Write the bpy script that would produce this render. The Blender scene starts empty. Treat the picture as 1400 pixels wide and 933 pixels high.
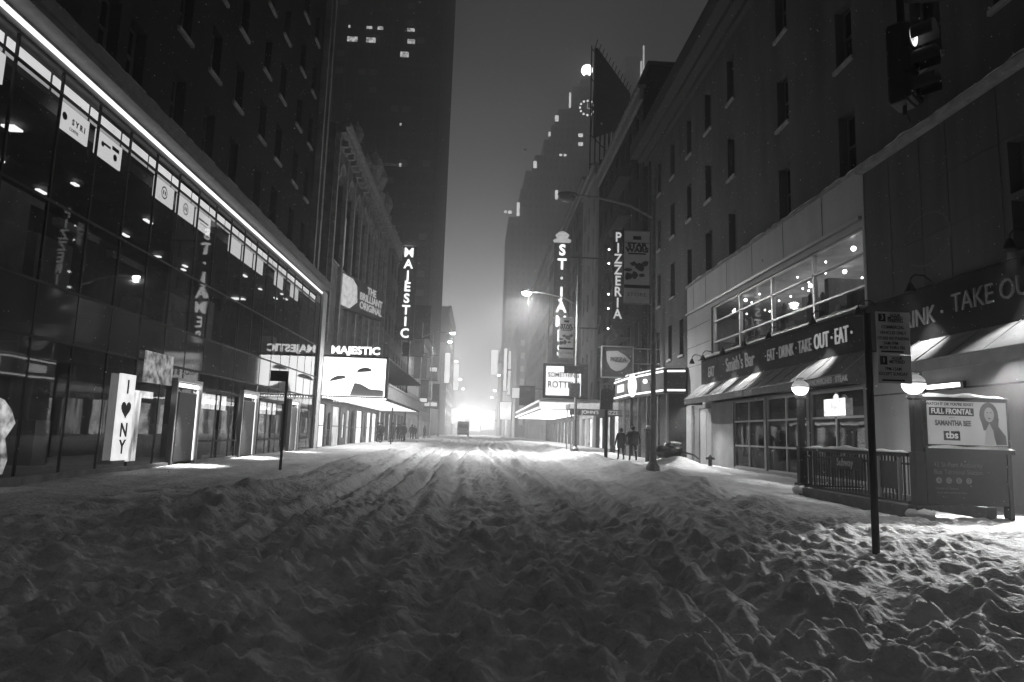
import bpy, bmesh, math, random
import numpy as np
from mathutils import Vector, Matrix
random.seed(7); np.random.seed(7)
S = bpy.context.scene
COL = S.collection
R = math.radians

# ------------------------------------------------------------ camera
cd = bpy.data.cameras.new('camera'); cam = bpy.data.objects.new('camera', cd); COL.objects.link(cam)
cd.sensor_width = 36; cd.lens = 24; cd.clip_start = .05; cd.clip_end = 3000
YAW, PITCH, ROLL = R(2.677), R(7.746), R(1.8)
fwd = Vector((math.sin(YAW)*math.cos(PITCH), math.cos(YAW)*math.cos(PITCH), math.sin(PITCH)))
rt = Vector((math.cos(YAW), -math.sin(YAW), 0)); up = rt.cross(fwd)
RR = rt*math.cos(ROLL)+up*math.sin(ROLL); UU = -rt*math.sin(ROLL)+up*math.cos(ROLL)
m = Matrix((RR, UU, -fwd)).transposed().to_4x4(); m.translation = (0, 0, 1.6)
cam.matrix_world = m
S.camera = cam

# ------------------------------------------------------------ world: night sky glowing with the city's light down the street
W = bpy.data.worlds.new("World"); S.world = W; W.use_nodes = True
nt = W.node_tree; nt.nodes.clear()
def wn(t, **k):
    n = nt.nodes.new(t)
    for a, b in k.items(): setattr(n, a, b)
    return n
def wm(op, a, b=None):
    n = wn('ShaderNodeMath', operation=op)
    for i, v in enumerate((a, b)):
        if v is None: continue
        if isinstance(v, (int, float)): n.inputs[i].default_value = v
        else: nt.links.new(v, n.inputs[i])
    return n.outputs[0]
tc = wn('ShaderNodeTexCoord'); sx = wn('ShaderNodeSeparateXYZ'); nt.links.new(tc.outputs['Generated'], sx.inputs[0])
zz = wm('MAXIMUM', sx.outputs[2], 0.0)
fall = wm('EXPONENT', wm('MULTIPLY', zz, -11.5))
hor = wm('SQRT', wm('MAXIMUM', wm('SUBTRACT', 1.0, wm('MULTIPLY', sx.outputs[2], sx.outputs[2])), 0.0001))
az = wm('MAXIMUM', wm('DIVIDE', sx.outputs[1], hor), 0.0)
az = wm('POWER', az, 22.0)
behind = wm('MULTIPLY', wm('MULTIPLY', wm('POWER', wm('MAXIMUM', wm('MULTIPLY', sx.outputs[1], -1.0), 0.0), 2.0), wm('EXPONENT', wm('MULTIPLY', zz, -3.0))), 0.06)
glow = wm('MINIMUM', wm('MULTIPLY', wm('MULTIPLY', fall, az), 8.6), 1.0)
ns = wn('ShaderNodeTexNoise'); ns.inputs['Scale'].default_value = 2.2; ns.inputs['Detail'].default_value = 4
nt.links.new(tc.outputs['Generated'], ns.inputs['Vector'])
glow = wm('MULTIPLY', glow, wm('ADD', wm('MULTIPLY', ns.outputs[0], 0.5), 0.75))
zen = wm('MULTIPLY', wm('POWER', zz, 5.0), 0.24)  # overhead sky glow added to brighten the foreground snow
val = wm('ADD', wm('ADD', wm('ADD', glow, zen), behind), 0.003)
bg = wn('ShaderNodeBackground'); bg.inputs[0].default_value = (1, 1, 1, 1); nt.links.new(val, bg.inputs[1])
wo = wn('ShaderNodeOutputWorld'); nt.links.new(bg.outputs[0], wo.inputs[0])

vs = S.view_settings; vs.view_transform = 'Standard'; vs.look = 'None'; vs.exposure = -0.5; vs.gamma = 1; vs.use_curve_mapping = False
cy = S.cycles; cy.use_denoising = True; cy.max_bounces = 6; cy.diffuse_bounces = 2; cy.glossy_bounces = 4
cy.transmission_bounces = 4; cy.transparent_max_bounces = 10; cy.volume_bounces = 1; cy.use_light_tree = True
cy.sample_clamp_indirect = 3.0; cy.sample_clamp_direct = 0; cy.caustics_reflective = False; cy.caustics_refractive = False
try: cy.denoiser = 'OPENIMAGEDENOISE'
except Exception: pass

# ------------------------------------------------------------ materials
MATS = {}
def mat(name, v=.3, rough=.7, metal=0, spec=.4, noise=0, nscale=4, bump=0, bscale=20, stretch=None, v2=None):
    if name in MATS: return MATS[name]
    M = bpy.data.materials.new(name); M.use_nodes = True; t = M.node_tree; b = t.nodes['Principled BSDF']
    b.inputs['Base Color'].default_value = (v, v, v, 1); b.inputs['Roughness'].default_value = rough
    b.inputs['Metallic'].default_value = metal; b.inputs['Specular IOR Level'].default_value = spec
    if noise or bump:
        co = t.nodes.new('ShaderNodeTexCoord'); mp = t.nodes.new('ShaderNodeMapping')
        t.links.new(co.outputs['Object'], mp.inputs[0])
        if stretch: mp.inputs['Scale'].default_value = stretch
    if noise:
        n = t.nodes.new('ShaderNodeTexNoise'); n.inputs['Scale'].default_value = nscale; n.inputs['Detail'].default_value = 6
        t.links.new(mp.outputs[0], n.inputs['Vector'])
        r = t.nodes.new('ShaderNodeMapRange'); r.inputs[1].default_value = .3; r.inputs[2].default_value = .7
        r.inputs[3].default_value = v*(1-noise); r.inputs[4].default_value = min(.95, v*(1+noise))
        t.links.new(n.outputs[0], r.inputs[0]); c = t.nodes.new('ShaderNodeCombineColor')
        for i in range(3): t.links.new(r.outputs[0], c.inputs[i])
        t.links.new(c.outputs[0], b.inputs['Base Color'])
    if bump:
        n2 = t.nodes.new('ShaderNodeTexNoise'); n2.inputs['Scale'].default_value = bscale; n2.inputs['Detail'].default_value = 8
        t.links.new(mp.outputs[0], n2.inputs['Vector'])
        bp = t.nodes.new('ShaderNodeBump'); bp.inputs['Strength'].default_value = bump; bp.inputs['Distance'].default_value = .05
        t.links.new(n2.outputs[0], bp.inputs['Height']); t.links.new(bp.outputs[0], b.inputs['Normal'])
    MATS[name] = M; return M
def brick_mat(name, v, mortar, scale=4.0, rough=.9, bw=.5, rh=.25, var=.5):
    if name in MATS: return MATS[name]
    M = bpy.data.materials.new(name); M.use_nodes = True; t = M.node_tree; b = t.nodes['Principled BSDF']
    b.inputs['Roughness'].default_value = rough; b.inputs['Specular IOR Level'].default_value = .08
    co = t.nodes.new('ShaderNodeTexCoord'); sp = t.nodes.new('ShaderNodeSeparateXYZ'); t.links.new(co.outputs['Object'], sp.inputs[0])
    ad = t.nodes.new('ShaderNodeMath'); t.links.new(sp.outputs[0], ad.inputs[0]); t.links.new(sp.outputs[1], ad.inputs[1])
    cb = t.nodes.new('ShaderNodeCombineXYZ'); t.links.new(ad.outputs[0], cb.inputs[0]); t.links.new(sp.outputs[2], cb.inputs[1])
    br = t.nodes.new('ShaderNodeTexBrick'); t.links.new(cb.outputs[0], br.inputs['Vector'])
    br.inputs['Scale'].default_value = scale; br.inputs['Brick Width'].default_value = bw; br.inputs['Row Height'].default_value = rh
    br.inputs['Mortar Size'].default_value = .018
    br.inputs['Color1'].default_value = (v, v, v, 1); w = v*(1-var); br.inputs['Color2'].default_value = (w, w, w, 1)
    br.inputs['Mortar'].default_value = (mortar, mortar, mortar, 1)
    n = t.nodes.new('ShaderNodeTexNoise'); n.inputs['Scale'].default_value = .35; n.inputs['Detail'].default_value = 7
    mp = t.nodes.new('ShaderNodeMapping'); mp.inputs['Scale'].default_value = (1, 1, .3); t.links.new(co.outputs['Object'], mp.inputs[0]); t.links.new(mp.outputs[0], n.inputs['Vector'])
    mr = t.nodes.new('ShaderNodeMapRange'); mr.inputs[1].default_value = .3; mr.inputs[2].default_value = .7; mr.inputs[3].default_value = .6; mr.inputs[4].default_value = 1.25
    t.links.new(n.outputs[0], mr.inputs[0])
    mx = t.nodes.new('ShaderNodeMixRGB'); mx.blend_type = 'MULTIPLY'; mx.inputs[0].default_value = 1
    t.links.new(br.outputs[0], mx.inputs[1]); t.links.new(mr.outputs[0], mx.inputs[2]); t.links.new(mx.outputs[0], b.inputs['Base Color'])
    bp = t.nodes.new('ShaderNodeBump'); bp.inputs['Strength'].default_value = .4; bp.inputs['Distance'].default_value = .02
    t.links.new(br.outputs['Fac'], bp.inputs['Height']); bp.invert = True; t.links.new(bp.outputs[0], b.inputs['Normal'])
    MATS[name] = M; return M
def em(name, v=1, s=1, noise=0, nscale=3, stretch=(1, 1, 1)):
    if name in MATS: return MATS[name]
    M = bpy.data.materials.new(name); M.use_nodes = True; t = M.node_tree; b = t.nodes['Principled BSDF']
    b.inputs['Base Color'].default_value = (.1, .1, .1, 1); b.inputs['Emission Color'].default_value = (v, v, v, 1); b.inputs['Emission Strength'].default_value = s
    b.inputs['Roughness'].default_value = .4
    if noise:
        co = t.nodes.new('ShaderNodeTexCoord'); mp = t.nodes.new('ShaderNodeMapping'); mp.inputs['Scale'].default_value = stretch
        t.links.new(co.outputs['Object'], mp.inputs[0]); n = t.nodes.new('ShaderNodeTexNoise'); n.inputs['Scale'].default_value = nscale; n.inputs['Detail'].default_value = 4
        t.links.new(mp.outputs[0], n.inputs['Vector'])
        r = t.nodes.new('ShaderNodeMapRange'); r.inputs[1].default_value = .35; r.inputs[2].default_value = .65
        r.inputs[3].default_value = s*(1-noise); r.inputs[4].default_value = s*(1+noise)
        t.links.new(n.outputs[0], r.inputs[0]); t.links.new(r.outputs[0], b.inputs['Emission Strength'])
    MATS[name] = M; return M
def glass(name, tint=.5, ior=1.55, rough=.02, wav=.0):
    if name in MATS: return MATS[name]
    M = bpy.data.materials.new(name); M.use_nodes = True; t = M.node_tree; t.nodes.clear()
    o = t.nodes.new('ShaderNodeOutputMaterial'); mx = t.nodes.new('ShaderNodeMixShader'); fr = t.nodes.new('ShaderNodeFresnel'); fr.inputs[0].default_value = ior
    tr = t.nodes.new('ShaderNodeBsdfTransparent'); tr.inputs[0].default_value = (tint, tint, tint, 1)
    gl = t.nodes.new('ShaderNodeBsdfGlossy'); gl.inputs['Roughness'].default_value = rough; gl.inputs[0].default_value = (.9, .9, .9, 1)
    ge = t.nodes.new('ShaderNodeNewGeometry'); iv = t.nodes.new('ShaderNodeMath'); iv.operation = 'SUBTRACT'; iv.inputs[0].default_value = 1; t.links.new(ge.outputs['Backfacing'], iv.inputs[1])
    ml = t.nodes.new('ShaderNodeMath'); ml.operation = 'MULTIPLY'; t.links.new(fr.outputs[0], ml.inputs[0]); t.links.new(iv.outputs[0], ml.inputs[1])
    t.links.new(ml.outputs[0], mx.inputs[0]); t.links.new(tr.outputs[0], mx.inputs[1]); t.links.new(gl.outputs[0], mx.inputs[2]); t.links.new(mx.outputs[0], o.inputs[0])
    if wav:
        co = t.nodes.new('ShaderNodeTexCoord'); n = t.nodes.new('ShaderNodeTexNoise'); n.inputs['Scale'].default_value = .9; n.inputs['Detail'].default_value = 1
        t.links.new(co.outputs['Object'], n.inputs['Vector']); bp = t.nodes.new('ShaderNodeBump'); bp.inputs['Strength'].default_value = wav; bp.inputs['Distance'].default_value = .05
        t.links.new(n.outputs[0], bp.inputs['Height']); t.links.new(bp.outputs[0], gl.inputs['Normal'])
    MATS[name] = M; return M

snow_cap = mat('snow cap', .82, .9, noise=.06, nscale=6, bump=.5, bscale=18)
black = mat('black painted metal', .015, .6, spec=.25, noise=.3, nscale=8)
dark = mat('dark metal', .03, .6, spec=.3, noise=.3, nscale=5)
grey = mat('grey metal', .22, .45, metal=.4, noise=.2, nscale=6)
steel = mat('galvanised steel', .32, .5, metal=.5, noise=.25, nscale=7)
alu = mat('aluminium mullion', .5, .35, metal=.6)
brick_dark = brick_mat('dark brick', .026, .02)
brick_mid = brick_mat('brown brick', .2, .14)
stone_trim = mat('stone trim', .3, .8, noise=.3, nscale=3, bump=.3)
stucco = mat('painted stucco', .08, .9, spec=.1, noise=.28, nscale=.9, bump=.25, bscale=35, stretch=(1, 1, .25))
panel_stone = mat('stone panel', .08, .85, spec=.12, noise=.25, nscale=1.2, bump=.15, bscale=30, stretch=(1, 1.5, .2))
tower_skin = mat('tower cladding', .04, .8, spec=.1, noise=.3, nscale=.3)
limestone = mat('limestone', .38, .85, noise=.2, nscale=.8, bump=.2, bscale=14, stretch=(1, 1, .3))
win_dark = mat('dark window glass', .012, .12, spec=.5)
win_frame = mat('window frame', .12, .6)
cloth_dark = mat('dark awning canvas', .10, .75, noise=.25, nscale=5, bump=.2, bscale=30)
facade_black = mat('black fascia', .015, .85, spec=.15, noise=.3, nscale=4)
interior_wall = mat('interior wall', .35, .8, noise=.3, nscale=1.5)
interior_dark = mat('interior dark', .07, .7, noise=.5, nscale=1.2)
furn = mat('dark furniture', .04, .5)
storeglass = glass('store glass', .75, 1.8, .02, wav=.045)
clearglass = glass('restaurant glass', .85, 1.45, .02)
E_soft = em('soft light panel', 1, .9, noise=.15, nscale=.5)
E_white = em('white lit sign', 1, 1.6)
E_white2 = em('white lit panel', 1, 1.15, noise=.12, nscale=.8)
E_neon = em('neon tube', 1, 2.2)
E_neon_dim = em('dim neon tube', 1, .55)
E_lamp = em('lamp glow', 1, 90)
E_far = em('far screen', 1, 1.5, noise=.35, nscale=.4)
E_warm = em('lit interior', 1, .8, noise=.85, nscale=2.2, stretch=(1, 1.6, .4))
E_bulb = em('bulb', 1, 9)
E_wlit = em('lit office window', 1, .45)
ink = mat('black print', .015, .6)
greyink = mat('grey print', .2, .6)

# ------------------------------------------------------------ mesh builders
class MB:
    def __init__(s): s.v = []; s.f = []; s.m = []
    def add(s, vs, fs, mi=0):
        b = len(s.v); s.v += [tuple(map(float, v)) for v in vs]; s.f += [tuple(i+b for i in f) for f in fs]; s.m += [mi]*len(fs); return s
    def box(s, x0, x1, y0, y1, z0, z1, mi=0):
        x0, x1 = sorted((x0, x1)); y0, y1 = sorted((y0, y1)); z0, z1 = sorted((z0, z1))
        return s.add([(x0,y0,z0),(x1,y0,z0),(x1,y1,z0),(x0,y1,z0),(x0,y0,z1),(x1,y0,z1),(x1,y1,z1),(x0,y1,z1)],
                     [(0,3,2,1),(4,5,6,7),(0,1,5,4),(1,2,6,5),(2,3,7,6),(3,0,4,7)], mi)
    def cap(s, x0, x1, y0, y1, z0, z1, mi=0):
        L = max(x1-x0, y1-y0); ax = 0 if x1-x0 >= y1-y0 else 1; W = min(x1-x0, y1-y0); n = int(max(6, min(260, L/.16))); prof = [(0, 0), (.04, .5), (.2, .92), (.5, 1.05), (.8, .9), (.96, .45), (1, 0)]
        r = random.Random(int(abs(x0*131+y0*71+z0*17))); ph = [r.uniform(0, 6.28) for _ in range(5)]; H = z1-z0; vs = []
        for i in range(n+1):
            t = i/n; l = t*L; e = min(1, min(t, 1-t)*L/.12)**.5
            hh = H*(1+.38*math.sin(l*1.7+ph[0])+.3*math.sin(l*4.1+ph[1])+.22*math.sin(l*9.3+ph[2]))*e; wo = .03*math.sin(l*3.1+ph[3])+.02*math.sin(l*8+ph[4])
            for (u, v) in prof:
                w_ = (u-.5)*(W+2*wo*min(1, W/.3))+W/2
                vs.append((x0+l, y0+w_, z0+max(.004, v*hh)) if ax == 0 else (x0+w_, y0+l, z0+max(.004, v*hh)))
        m_ = len(prof); fs = [(i*m_+j, (i+1)*m_+j, (i+1)*m_+j+1, i*m_+j+1) for i in range(n) for j in range(m_-1)]
        return s.add(vs, fs, mi)
    def tube(s, a, b, r0, r1=None, n=10, mi=0, cap=True):
        a = Vector(a); b = Vector(b); r1 = r0 if r1 is None else r1; d = (b-a).normalized()
        u = d.cross(Vector((0,0,1))) if abs(d.z) < .95 else d.cross(Vector((1,0,0))); u.normalize(); w = d.cross(u)
        vs = []
        for p, r in ((a, r0), (b, r1)):
            for i in range(n):
                t = 2*math.pi*i/n; vs.append(p+u*(r*math.cos(t))+w*(r*math.sin(t)))
        fs = [(i, (i+1) % n, n+(i+1) % n, n+i) for i in range(n)]
        if cap: fs += [tuple(range(n))[::-1], tuple(range(n, 2*n))]
        return s.add(vs, fs, mi)
    def path(s, pts, r, n=8, mi=0):
        for a, b in zip(pts[:-1], pts[1:]): s.tube(a, b, r, n=n, mi=mi)
        return s
    def lathe(s, c, prof, n=20, mi=0):
        vs = []; c = Vector(c)
        for r, z in prof:
            for i in range(n):
                t = 2*math.pi*i/n; vs.append((c.x+r*math.cos(t), c.y+r*math.sin(t), c.z+z))
        fs = []
        for k in range(len(prof)-1):
            for i in range(n): fs.append((k*n+i, k*n+(i+1) % n, (k+1)*n+(i+1) % n, (k+1)*n+i))
        fs += [tuple(range(n))[::-1], tuple(range((len(prof)-1)*n, len(prof)*n))]
        return s.add(vs, fs, mi)
    def ball(s, c, rx, ry=None, rz=None, n=14, mi=0, jit=0):
        ry = rx if ry is None else ry; rz = rx if rz is None else rz
        prof = []
        vs = []; fs = []; K = n//2+1
        for k in range(1, K):
            th = math.pi*k/K
            for i in range(n):
                ph = 2*math.pi*i/n; j = 1+random.uniform(-jit, jit)
                vs.append((c[0]+rx*j*math.sin(th)*math.cos(ph), c[1]+ry*j*math.sin(th)*math.sin(ph), c[2]+rz*j*math.cos(th)))
        for k in range(K-2):
            for i in range(n): fs.append((k*n+i, (k+1)*n+i, (k+1)*n+(i+1) % n, k*n+(i+1) % n))
        vs += [(c[0], c[1], c[2]+rz), (c[0], c[1], c[2]-rz)]; t = len(vs)-2
        for i in range(n):
            fs.append((t, i, (i+1) % n)); fs.append((t+1, (K-2)*n+(i+1) % n, (K-2)*n+i))
        return s.add(vs, fs, mi)
    def prism(s, poly, d, mi=0):
        # poly: list of 3d points (planar), d: extrusion vector
        n = len(poly); d = Vector(d); vs = [Vector(p) for p in poly]+[Vector(p)+d for p in poly]
        return s.add(vs, [tuple(range(n))[::-1], tuple(range(n, 2*n))]+[(i, (i+1) % n, n+(i+1) % n, n+i) for i in range(n)], mi)
    def build(s, name, mats, parent=None, smooth=False, bevel=0, label=None):
        me = bpy.data.meshes.new(name)
        o0 = Vector(parent['_w']) if parent is not None else Vector((0, 0, 0))
        me.from_pydata([(v[0]-o0.x, v[1]-o0.y, v[2]-o0.z) for v in s.v], [], s.f)
        for mm in (mats if isinstance(mats, (list, tuple)) else [mats]): me.materials.append(mm)
        me.polygons.foreach_set('material_index', s.m)
        bm = bmesh.new(); bm.from_mesh(me); bmesh.ops.recalc_face_normals(bm, faces=bm.faces); bm.to_mesh(me); bm.free()
        if smooth: me.polygons.foreach_set('use_smooth', [True]*len(me.polygons))
        o = bpy.data.objects.new(name, me); COL.objects.link(o)
        if parent is not None: o.parent = parent; o['_w'] = parent['_w']
        else: o['_w'] = (0, 0, 0)
        if bevel:
            b = o.modifiers.new('b', 'BEVEL'); b.width = bevel; b.segments = 2; b.limit_method = 'ANGLE'
        if smooth:
            pass
        if label: o['label'] = label
        return o
def thing(name, label, cat, loc=(0, 0, 0), group=None):
    o = bpy.data.objects.new(name, None); COL.objects.link(o); o.location = loc; o['_w'] = tuple(loc)
    o.empty_display_size = .2
    o['label'] = label; o['category'] = cat
    if group: o['group'] = group
    return o
def tag(o, label, cat, group=None, kind=None):
    if label: o['label'] = label
    if cat: o['category'] = cat
    if group: o['group'] = group
    if kind: o['kind'] = kind
    return o
def dup(root, loc, label, group=None):
    r = root.copy(); COL.objects.link(r); r.location = loc; r['_w'] = tuple(loc); r['label'] = label
    if group: r['group'] = group
    for ch in list(root.children):
        c = ch.copy(); COL.objects.link(c); c.parent = r
        for g in ch.children:
            d = g.copy(); COL.objects.link(d); d.parent = c
    return r
def text(s, size, loc, right, upv, m_, parent, name='lettering', ext=.01, sx=1., bold=0., align='CENTER', space=1.):
    c = bpy.data.curves.new(name, 'FONT'); c.body = s; c.size = size; c.extrude = ext; c.align_x = align; c.align_y = 'CENTER'
    c.offset = bold; c.space_character = space; c.resolution_u = 3
    c.materials.append(m_)
    o = bpy.data.objects.new(name, c); COL.objects.link(o)
    r = Vector(right).normalized(); u = Vector(upv).normalized(); n = r.cross(u)
    M = Matrix((r*sx, u, n)).transposed().to_4x4(); l = Vector(loc)
    if parent is not None: o.parent = parent; l = l-Vector(parent['_w'])
    M.translation = l
    dg = bpy.context.evaluated_depsgraph_get(); dg.update()
    me2 = bpy.data.meshes.new_from_object(o.evaluated_get(dg)); bpy.data.objects.remove(o); bpy.data.curves.remove(c)
    if not me2.materials: me2.materials.append(m_)
    me2.transform(M); o = bpy.data.objects.new(name, me2); COL.objects.link(o)
    if parent is not None: o.parent = parent; o['_w'] = parent['_w']
    return o
UP = (0, 0, 1)
def facade(axis, c, a0, a1, z0, z1, ops, inward, depth=.25, mi=0, mb=None, back=None):
    """wall sheet with real openings. axis 'x': plane x=c spanning y a0..a1; 'y': plane y=c spanning x. inward = sign*depth direction"""
    mb = mb or MB()
    A = sorted({a0, a1, *[o[0] for o in ops], *[o[1] for o in ops]}); Z = sorted({z0, z1, *[o[2] for o in ops], *[o[3] for o in ops]})
    P = (lambda a, z, d=0: (c+d, a, z)) if axis == 'x' else (lambda a, z, d=0: (a, c+d, z))
    for i in range(len(A)-1):
        for j in range(len(Z)-1):
            ca, cz = (A[i]+A[i+1])/2, (Z[j]+Z[j+1])/2
            if any(o[0] < ca < o[1] and o[2] < cz < o[3] for o in ops): continue
            mb.add([P(A[i], Z[j]), P(A[i+1], Z[j]), P(A[i+1], Z[j+1]), P(A[i], Z[j+1])], [(0, 1, 2, 3)], mi)
    D = inward*depth
    for o in ops:
        p = [(o[0], o[2]), (o[1], o[2]), (o[1], o[3]), (o[0], o[3])]
        for k in range(4):
            q, r = p[k], p[(k+1) % 4]
            mb.add([P(*q), P(*r), P(*r, D), P(*q, D)], [(0, 1, 2, 3)], mi)
    return mb
def window(axis, c, a0, a1, z0, z1, inward, parent, depth=.25, pane=None, sill=True, sash=True, snow=False, name='window'):
    mb = MB(); D0, D1 = inward*depth, inward*(depth+.06)
    def bx(A0, A1, Z0, Z1, d0, d1, mi):
        if axis == 'x': mb.box(c+d0, c+d1, A0, A1, Z0, Z1, mi)
        else: mb.box(A0, A1, c+d0, c+d1, Z0, Z1, mi)
    f = .06
    bx(a0, a1, z0, z1, D1, inward*(depth+.08), 1)
    bx(a0, a0+f, z0, z1, D0, D1, 0); bx(a1-f, a1, z0, z1, D0, D1, 0)
    bx(a0+f, a1-f, z1-f, z1, D0, D1, 0); bx(a0+f, a1-f, z0, z0+f, D0, D1, 0)
    if sash: bx(a0+f, a1-f, (z0+z1)/2-.03, (z0+z1)/2+.03, D0-.02*inward, D1, 0)
    o = mb.build(name, [win_frame, pane or win_dark], parent)
    if sill:
        s = MB(); cc = MB()
        if axis == 'x': s.box(c-inward*.1, c+inward*(depth-.01), a0-.1, a1+.1, z0-.14, z0-.002)
        else: s.box(a0-.1, a1+.1, c-inward*.1, c+inward*(depth-.01), z0-.14, z0-.002)
        so = s.build('sill', stone_trim, o)
    return o
def area(name, loc, size, power, direction, sy=None):
    l = bpy.data.lights.new(name, 'AREA'); l.energy = power; l.size = size
    if sy: l.shape = 'RECTANGLE'; l.size_y = sy
    o = bpy.data.objects.new(name, l); COL.objects.link(o); o.location = loc
    o.rotation_euler = Vector(direction).to_track_quat('-Z', 'Y').to_euler(); return o
def point(name, loc, power, r=.15):
    l = bpy.data.lights.new(name, 'POINT'); l.energy = power; l.shadow_soft_size = r
    o = bpy.data.objects.new(name, l); COL.objects.link(o); o.location = loc; return o
def spot(name, loc, power, direction, ang=80, blend=.5, r=.05):
    l = bpy.data.lights.new(name, 'SPOT'); l.energy = power; l.spot_size = R(ang); l.spot_blend = blend; l.shadow_soft_size = r
    o = bpy.data.objects.new(name, l); COL.objects.link(o); o.location = loc
    o.rotation_euler = Vector(direction).to_track_quat('-Z', 'Y').to_euler(); return o

# ------------------------------------------------------------ snow ground (height field)
def perlin(x, y, seed=0):
    rs = np.random.RandomState(seed); g = rs.rand(256, 256)*2*np.pi
    gx, gy = np.cos(g), np.sin(g)
    xi = np.floor(x).astype(int); yi = np.floor(y).astype(int); xf = x-xi; yf = y-yi
    u = xf**3*(xf*(xf*6-15)+10); v = yf**3*(yf*(yf*6-15)+10)
    def d(ix, iy, fx, fy):
        a = ix % 256; b = iy % 256; return gx[a, b]*fx+gy[a, b]*fy
    n00 = d(xi, yi, xf, yf); n10 = d(xi+1, yi, xf-1, yf); n01 = d(xi, yi+1, xf, yf-1); n11 = d(xi+1, yi+1, xf-1, yf-1)
    return ((n00*(1-u)+n10*u)*(1-v)+(n01*(1-u)+n11*u)*v)*1.5
def sstep(a, b, x):
    t = np.clip((x-a)/(b-a), 0, 1); return t*t*(3-2*t)
def domes(x, y, seed, jit=.9, rmin=.35, rmax=.95):
    rs = np.random.RandomState(seed); n = 128
    ox = rs.rand(n, n)*jit; oy = rs.rand(n, n)*jit; rr = rmin+(rmax-rmin)*rs.rand(n, n)**1.5; hh = rs.rand(n, n)
    xi = np.floor(x).astype(int); yi = np.floor(y).astype(int); out = np.zeros_like(x)
    for dx in (-1, 0, 1):
        for dy in (-1, 0, 1):
            a = (xi+dx) % n; b = (yi+dy) % n
            cx = xi+dx+ox[a, b]; cy = yi+dy+oy[a, b]; r = rr[a, b]
            q = 1-((x-cx)**2+(y-cy)**2)/(r*r)
            out = np.maximum(out, np.where(q > 0, np.sqrt(np.maximum(q, 0)+.02)*r*(.35+.65*hh[a, b]), 0))
    return out
RNG = np.random.RandomState(3)
PITS = [(RNG.uniform(-7, 9), RNG.uniform(3.8, 15), RNG.uniform(.10, .22), RNG.uniform(.04, .11)) for _ in range(420)]
PITS += [(RNG.uniform(5.5, 10.5), RNG.uniform(8.5, 13), RNG.uniform(.07, .12), RNG.uniform(.04, .08)) for _ in range(110)]
def height(x, y, fine=True):
    x = np.asarray(x, float); y = np.asarray(y, float)
    base = .6*(1-np.exp(-np.maximum(y, 0)/60))
    wob = .35*perlin(y*.13, y*0+3.3, 11)
    sw = np.maximum(sstep(-5.0, -5.9, x), sstep(6.0, 7.2, x))*sstep(7.5, 10.5, y)
    h = base+.13*sw
    h += .10*perlin(x*.28, y*.28, 1)*(1-.6*sw)
    # ploughed banks along both kerbs
    n1 = perlin(x*.9, y*.5, 2); n2 = perlin(x*1.3+9, y*.45, 4)
    bl = np.exp(-((x+4.45+wob)/.65)**2)*sstep(8.5, 12, y)*(1-sstep(70, 130, y))
    h += bl*(.26+.14*n1)
    br = np.exp(-((x-5.9-wob*1.2)/.95)**2)*sstep(11.5, 17, y)*(1-.6*sstep(60, 130, y))
    h += br*(.30+.22*n2)
    h += .5*np.exp(-((x-8.9)/1.0)**2-((y-30.5)/2.2)**2)+.25*np.exp(-((x-5.2)/1.2)**2-((y-19)/2.0)**2)
    h += .16*np.exp(-((x-7.1)/1.4)**2-((y-25)/2.5)**2)
    h += .15*np.exp(-((x-9.2)/1.6)**2-((y-9.5)/1.5)**2)
    road = (1-sw)
    # wheel tracks, curving gently
    xs = x+.5*np.sin(y*.045)+.25*np.sin(y*.11+1)
    tr = perlin(xs*1.5, y*.07, 5)+.5*perlin(xs*3.7, y*.13, 6)
    farw = sstep(9, 18, y)
    h += .085*tr*road*farw*(1-.5*sstep(40, 90, y))
    # explicit wheel ruts: grooves with pushed up shoulders, wandering along the street
    for k, (x0, amp, ph, fr, wd) in enumerate([(-3.3, .35, .3, .10, .17), (-2.3, .45, 1.2, .085, .16), (-1.35, .4, 2.0, .07, .18), (-.35, .5, 2.6, .06, .17), (.75, .55, .4, .065, .2), (1.7, .5, 1.1, .07, .17), (2.9, .6, 3.0, .06, .19), (4.0, .5, 4.0, .075, .18), (-.9, 1.2, 5.0, .035, .15), (1.2, 1.5, 1.0, .03, .15)]):
        q = (x-(x0+amp*np.sin(y*fr+ph)+.10*perlin(y*.5, y*0+k, 40+k)))/wd
        st = (.85+.15*sstep(7, 15, y))*(.45+.55*sstep(-.3, .3, perlin(y*.12, y*0+7.7*k, 60+k)))*road*1.15
        h += st*(-.10*np.exp(-q*q)+.075*np.exp(-((np.abs(q)-1.9)/.75)**2))
    # trampled clods: rounded clumps at several sizes, with smoother drifted patches
    w = (.22+.78*road)*(1-.50*farw)
    wx = x+.16*perlin(x*2.1, y*2.1, 21); wy = y+.16*perlin(x*2.1+50, y*2.1, 22)
    patch = .45+.55*sstep(-.30, .30, perlin(x*.6, y*.55, 31)); p2 = .35+.65*sstep(-.25, .3, perlin(x*1.3+5, y*1.2, 32))
    l1 = domes(wx*1.5, wy*1.75, 7); l2 = domes(wx*3.7+3, wy*4.0, 8); l3 = domes((.7*x+.3*wx)*8.5, (.7*y+.3*wy)*9.0+5, 9); l4 = perlin(x*14, y*15, 10)
    h += w*(patch*.065*l1+p2*.15*l2+.15*l3*(.3+.7*p2)+.14*domes(x*17, y*17+3, 12)*(.2+.8*patch)+.014*l4+.06*perlin(x*.9, y*1.0, 33))-.10*w
    # drifted, smoother sidewalk ripples
    h += sw*.03*perlin(x*1.2, y*2.5, 13)
    if fine:
        for (px, py, r, d) in PITS:
            q = ((x-px)**2+((y-py)*.8)**2)/(r*r)
            mk = q < 6
            if mk.any(): h[mk] += (-d*np.exp(-q[mk])+d*.45*np.exp(-((np.sqrt(q[mk])-1.5)/.4)**2))
    return h
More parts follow.
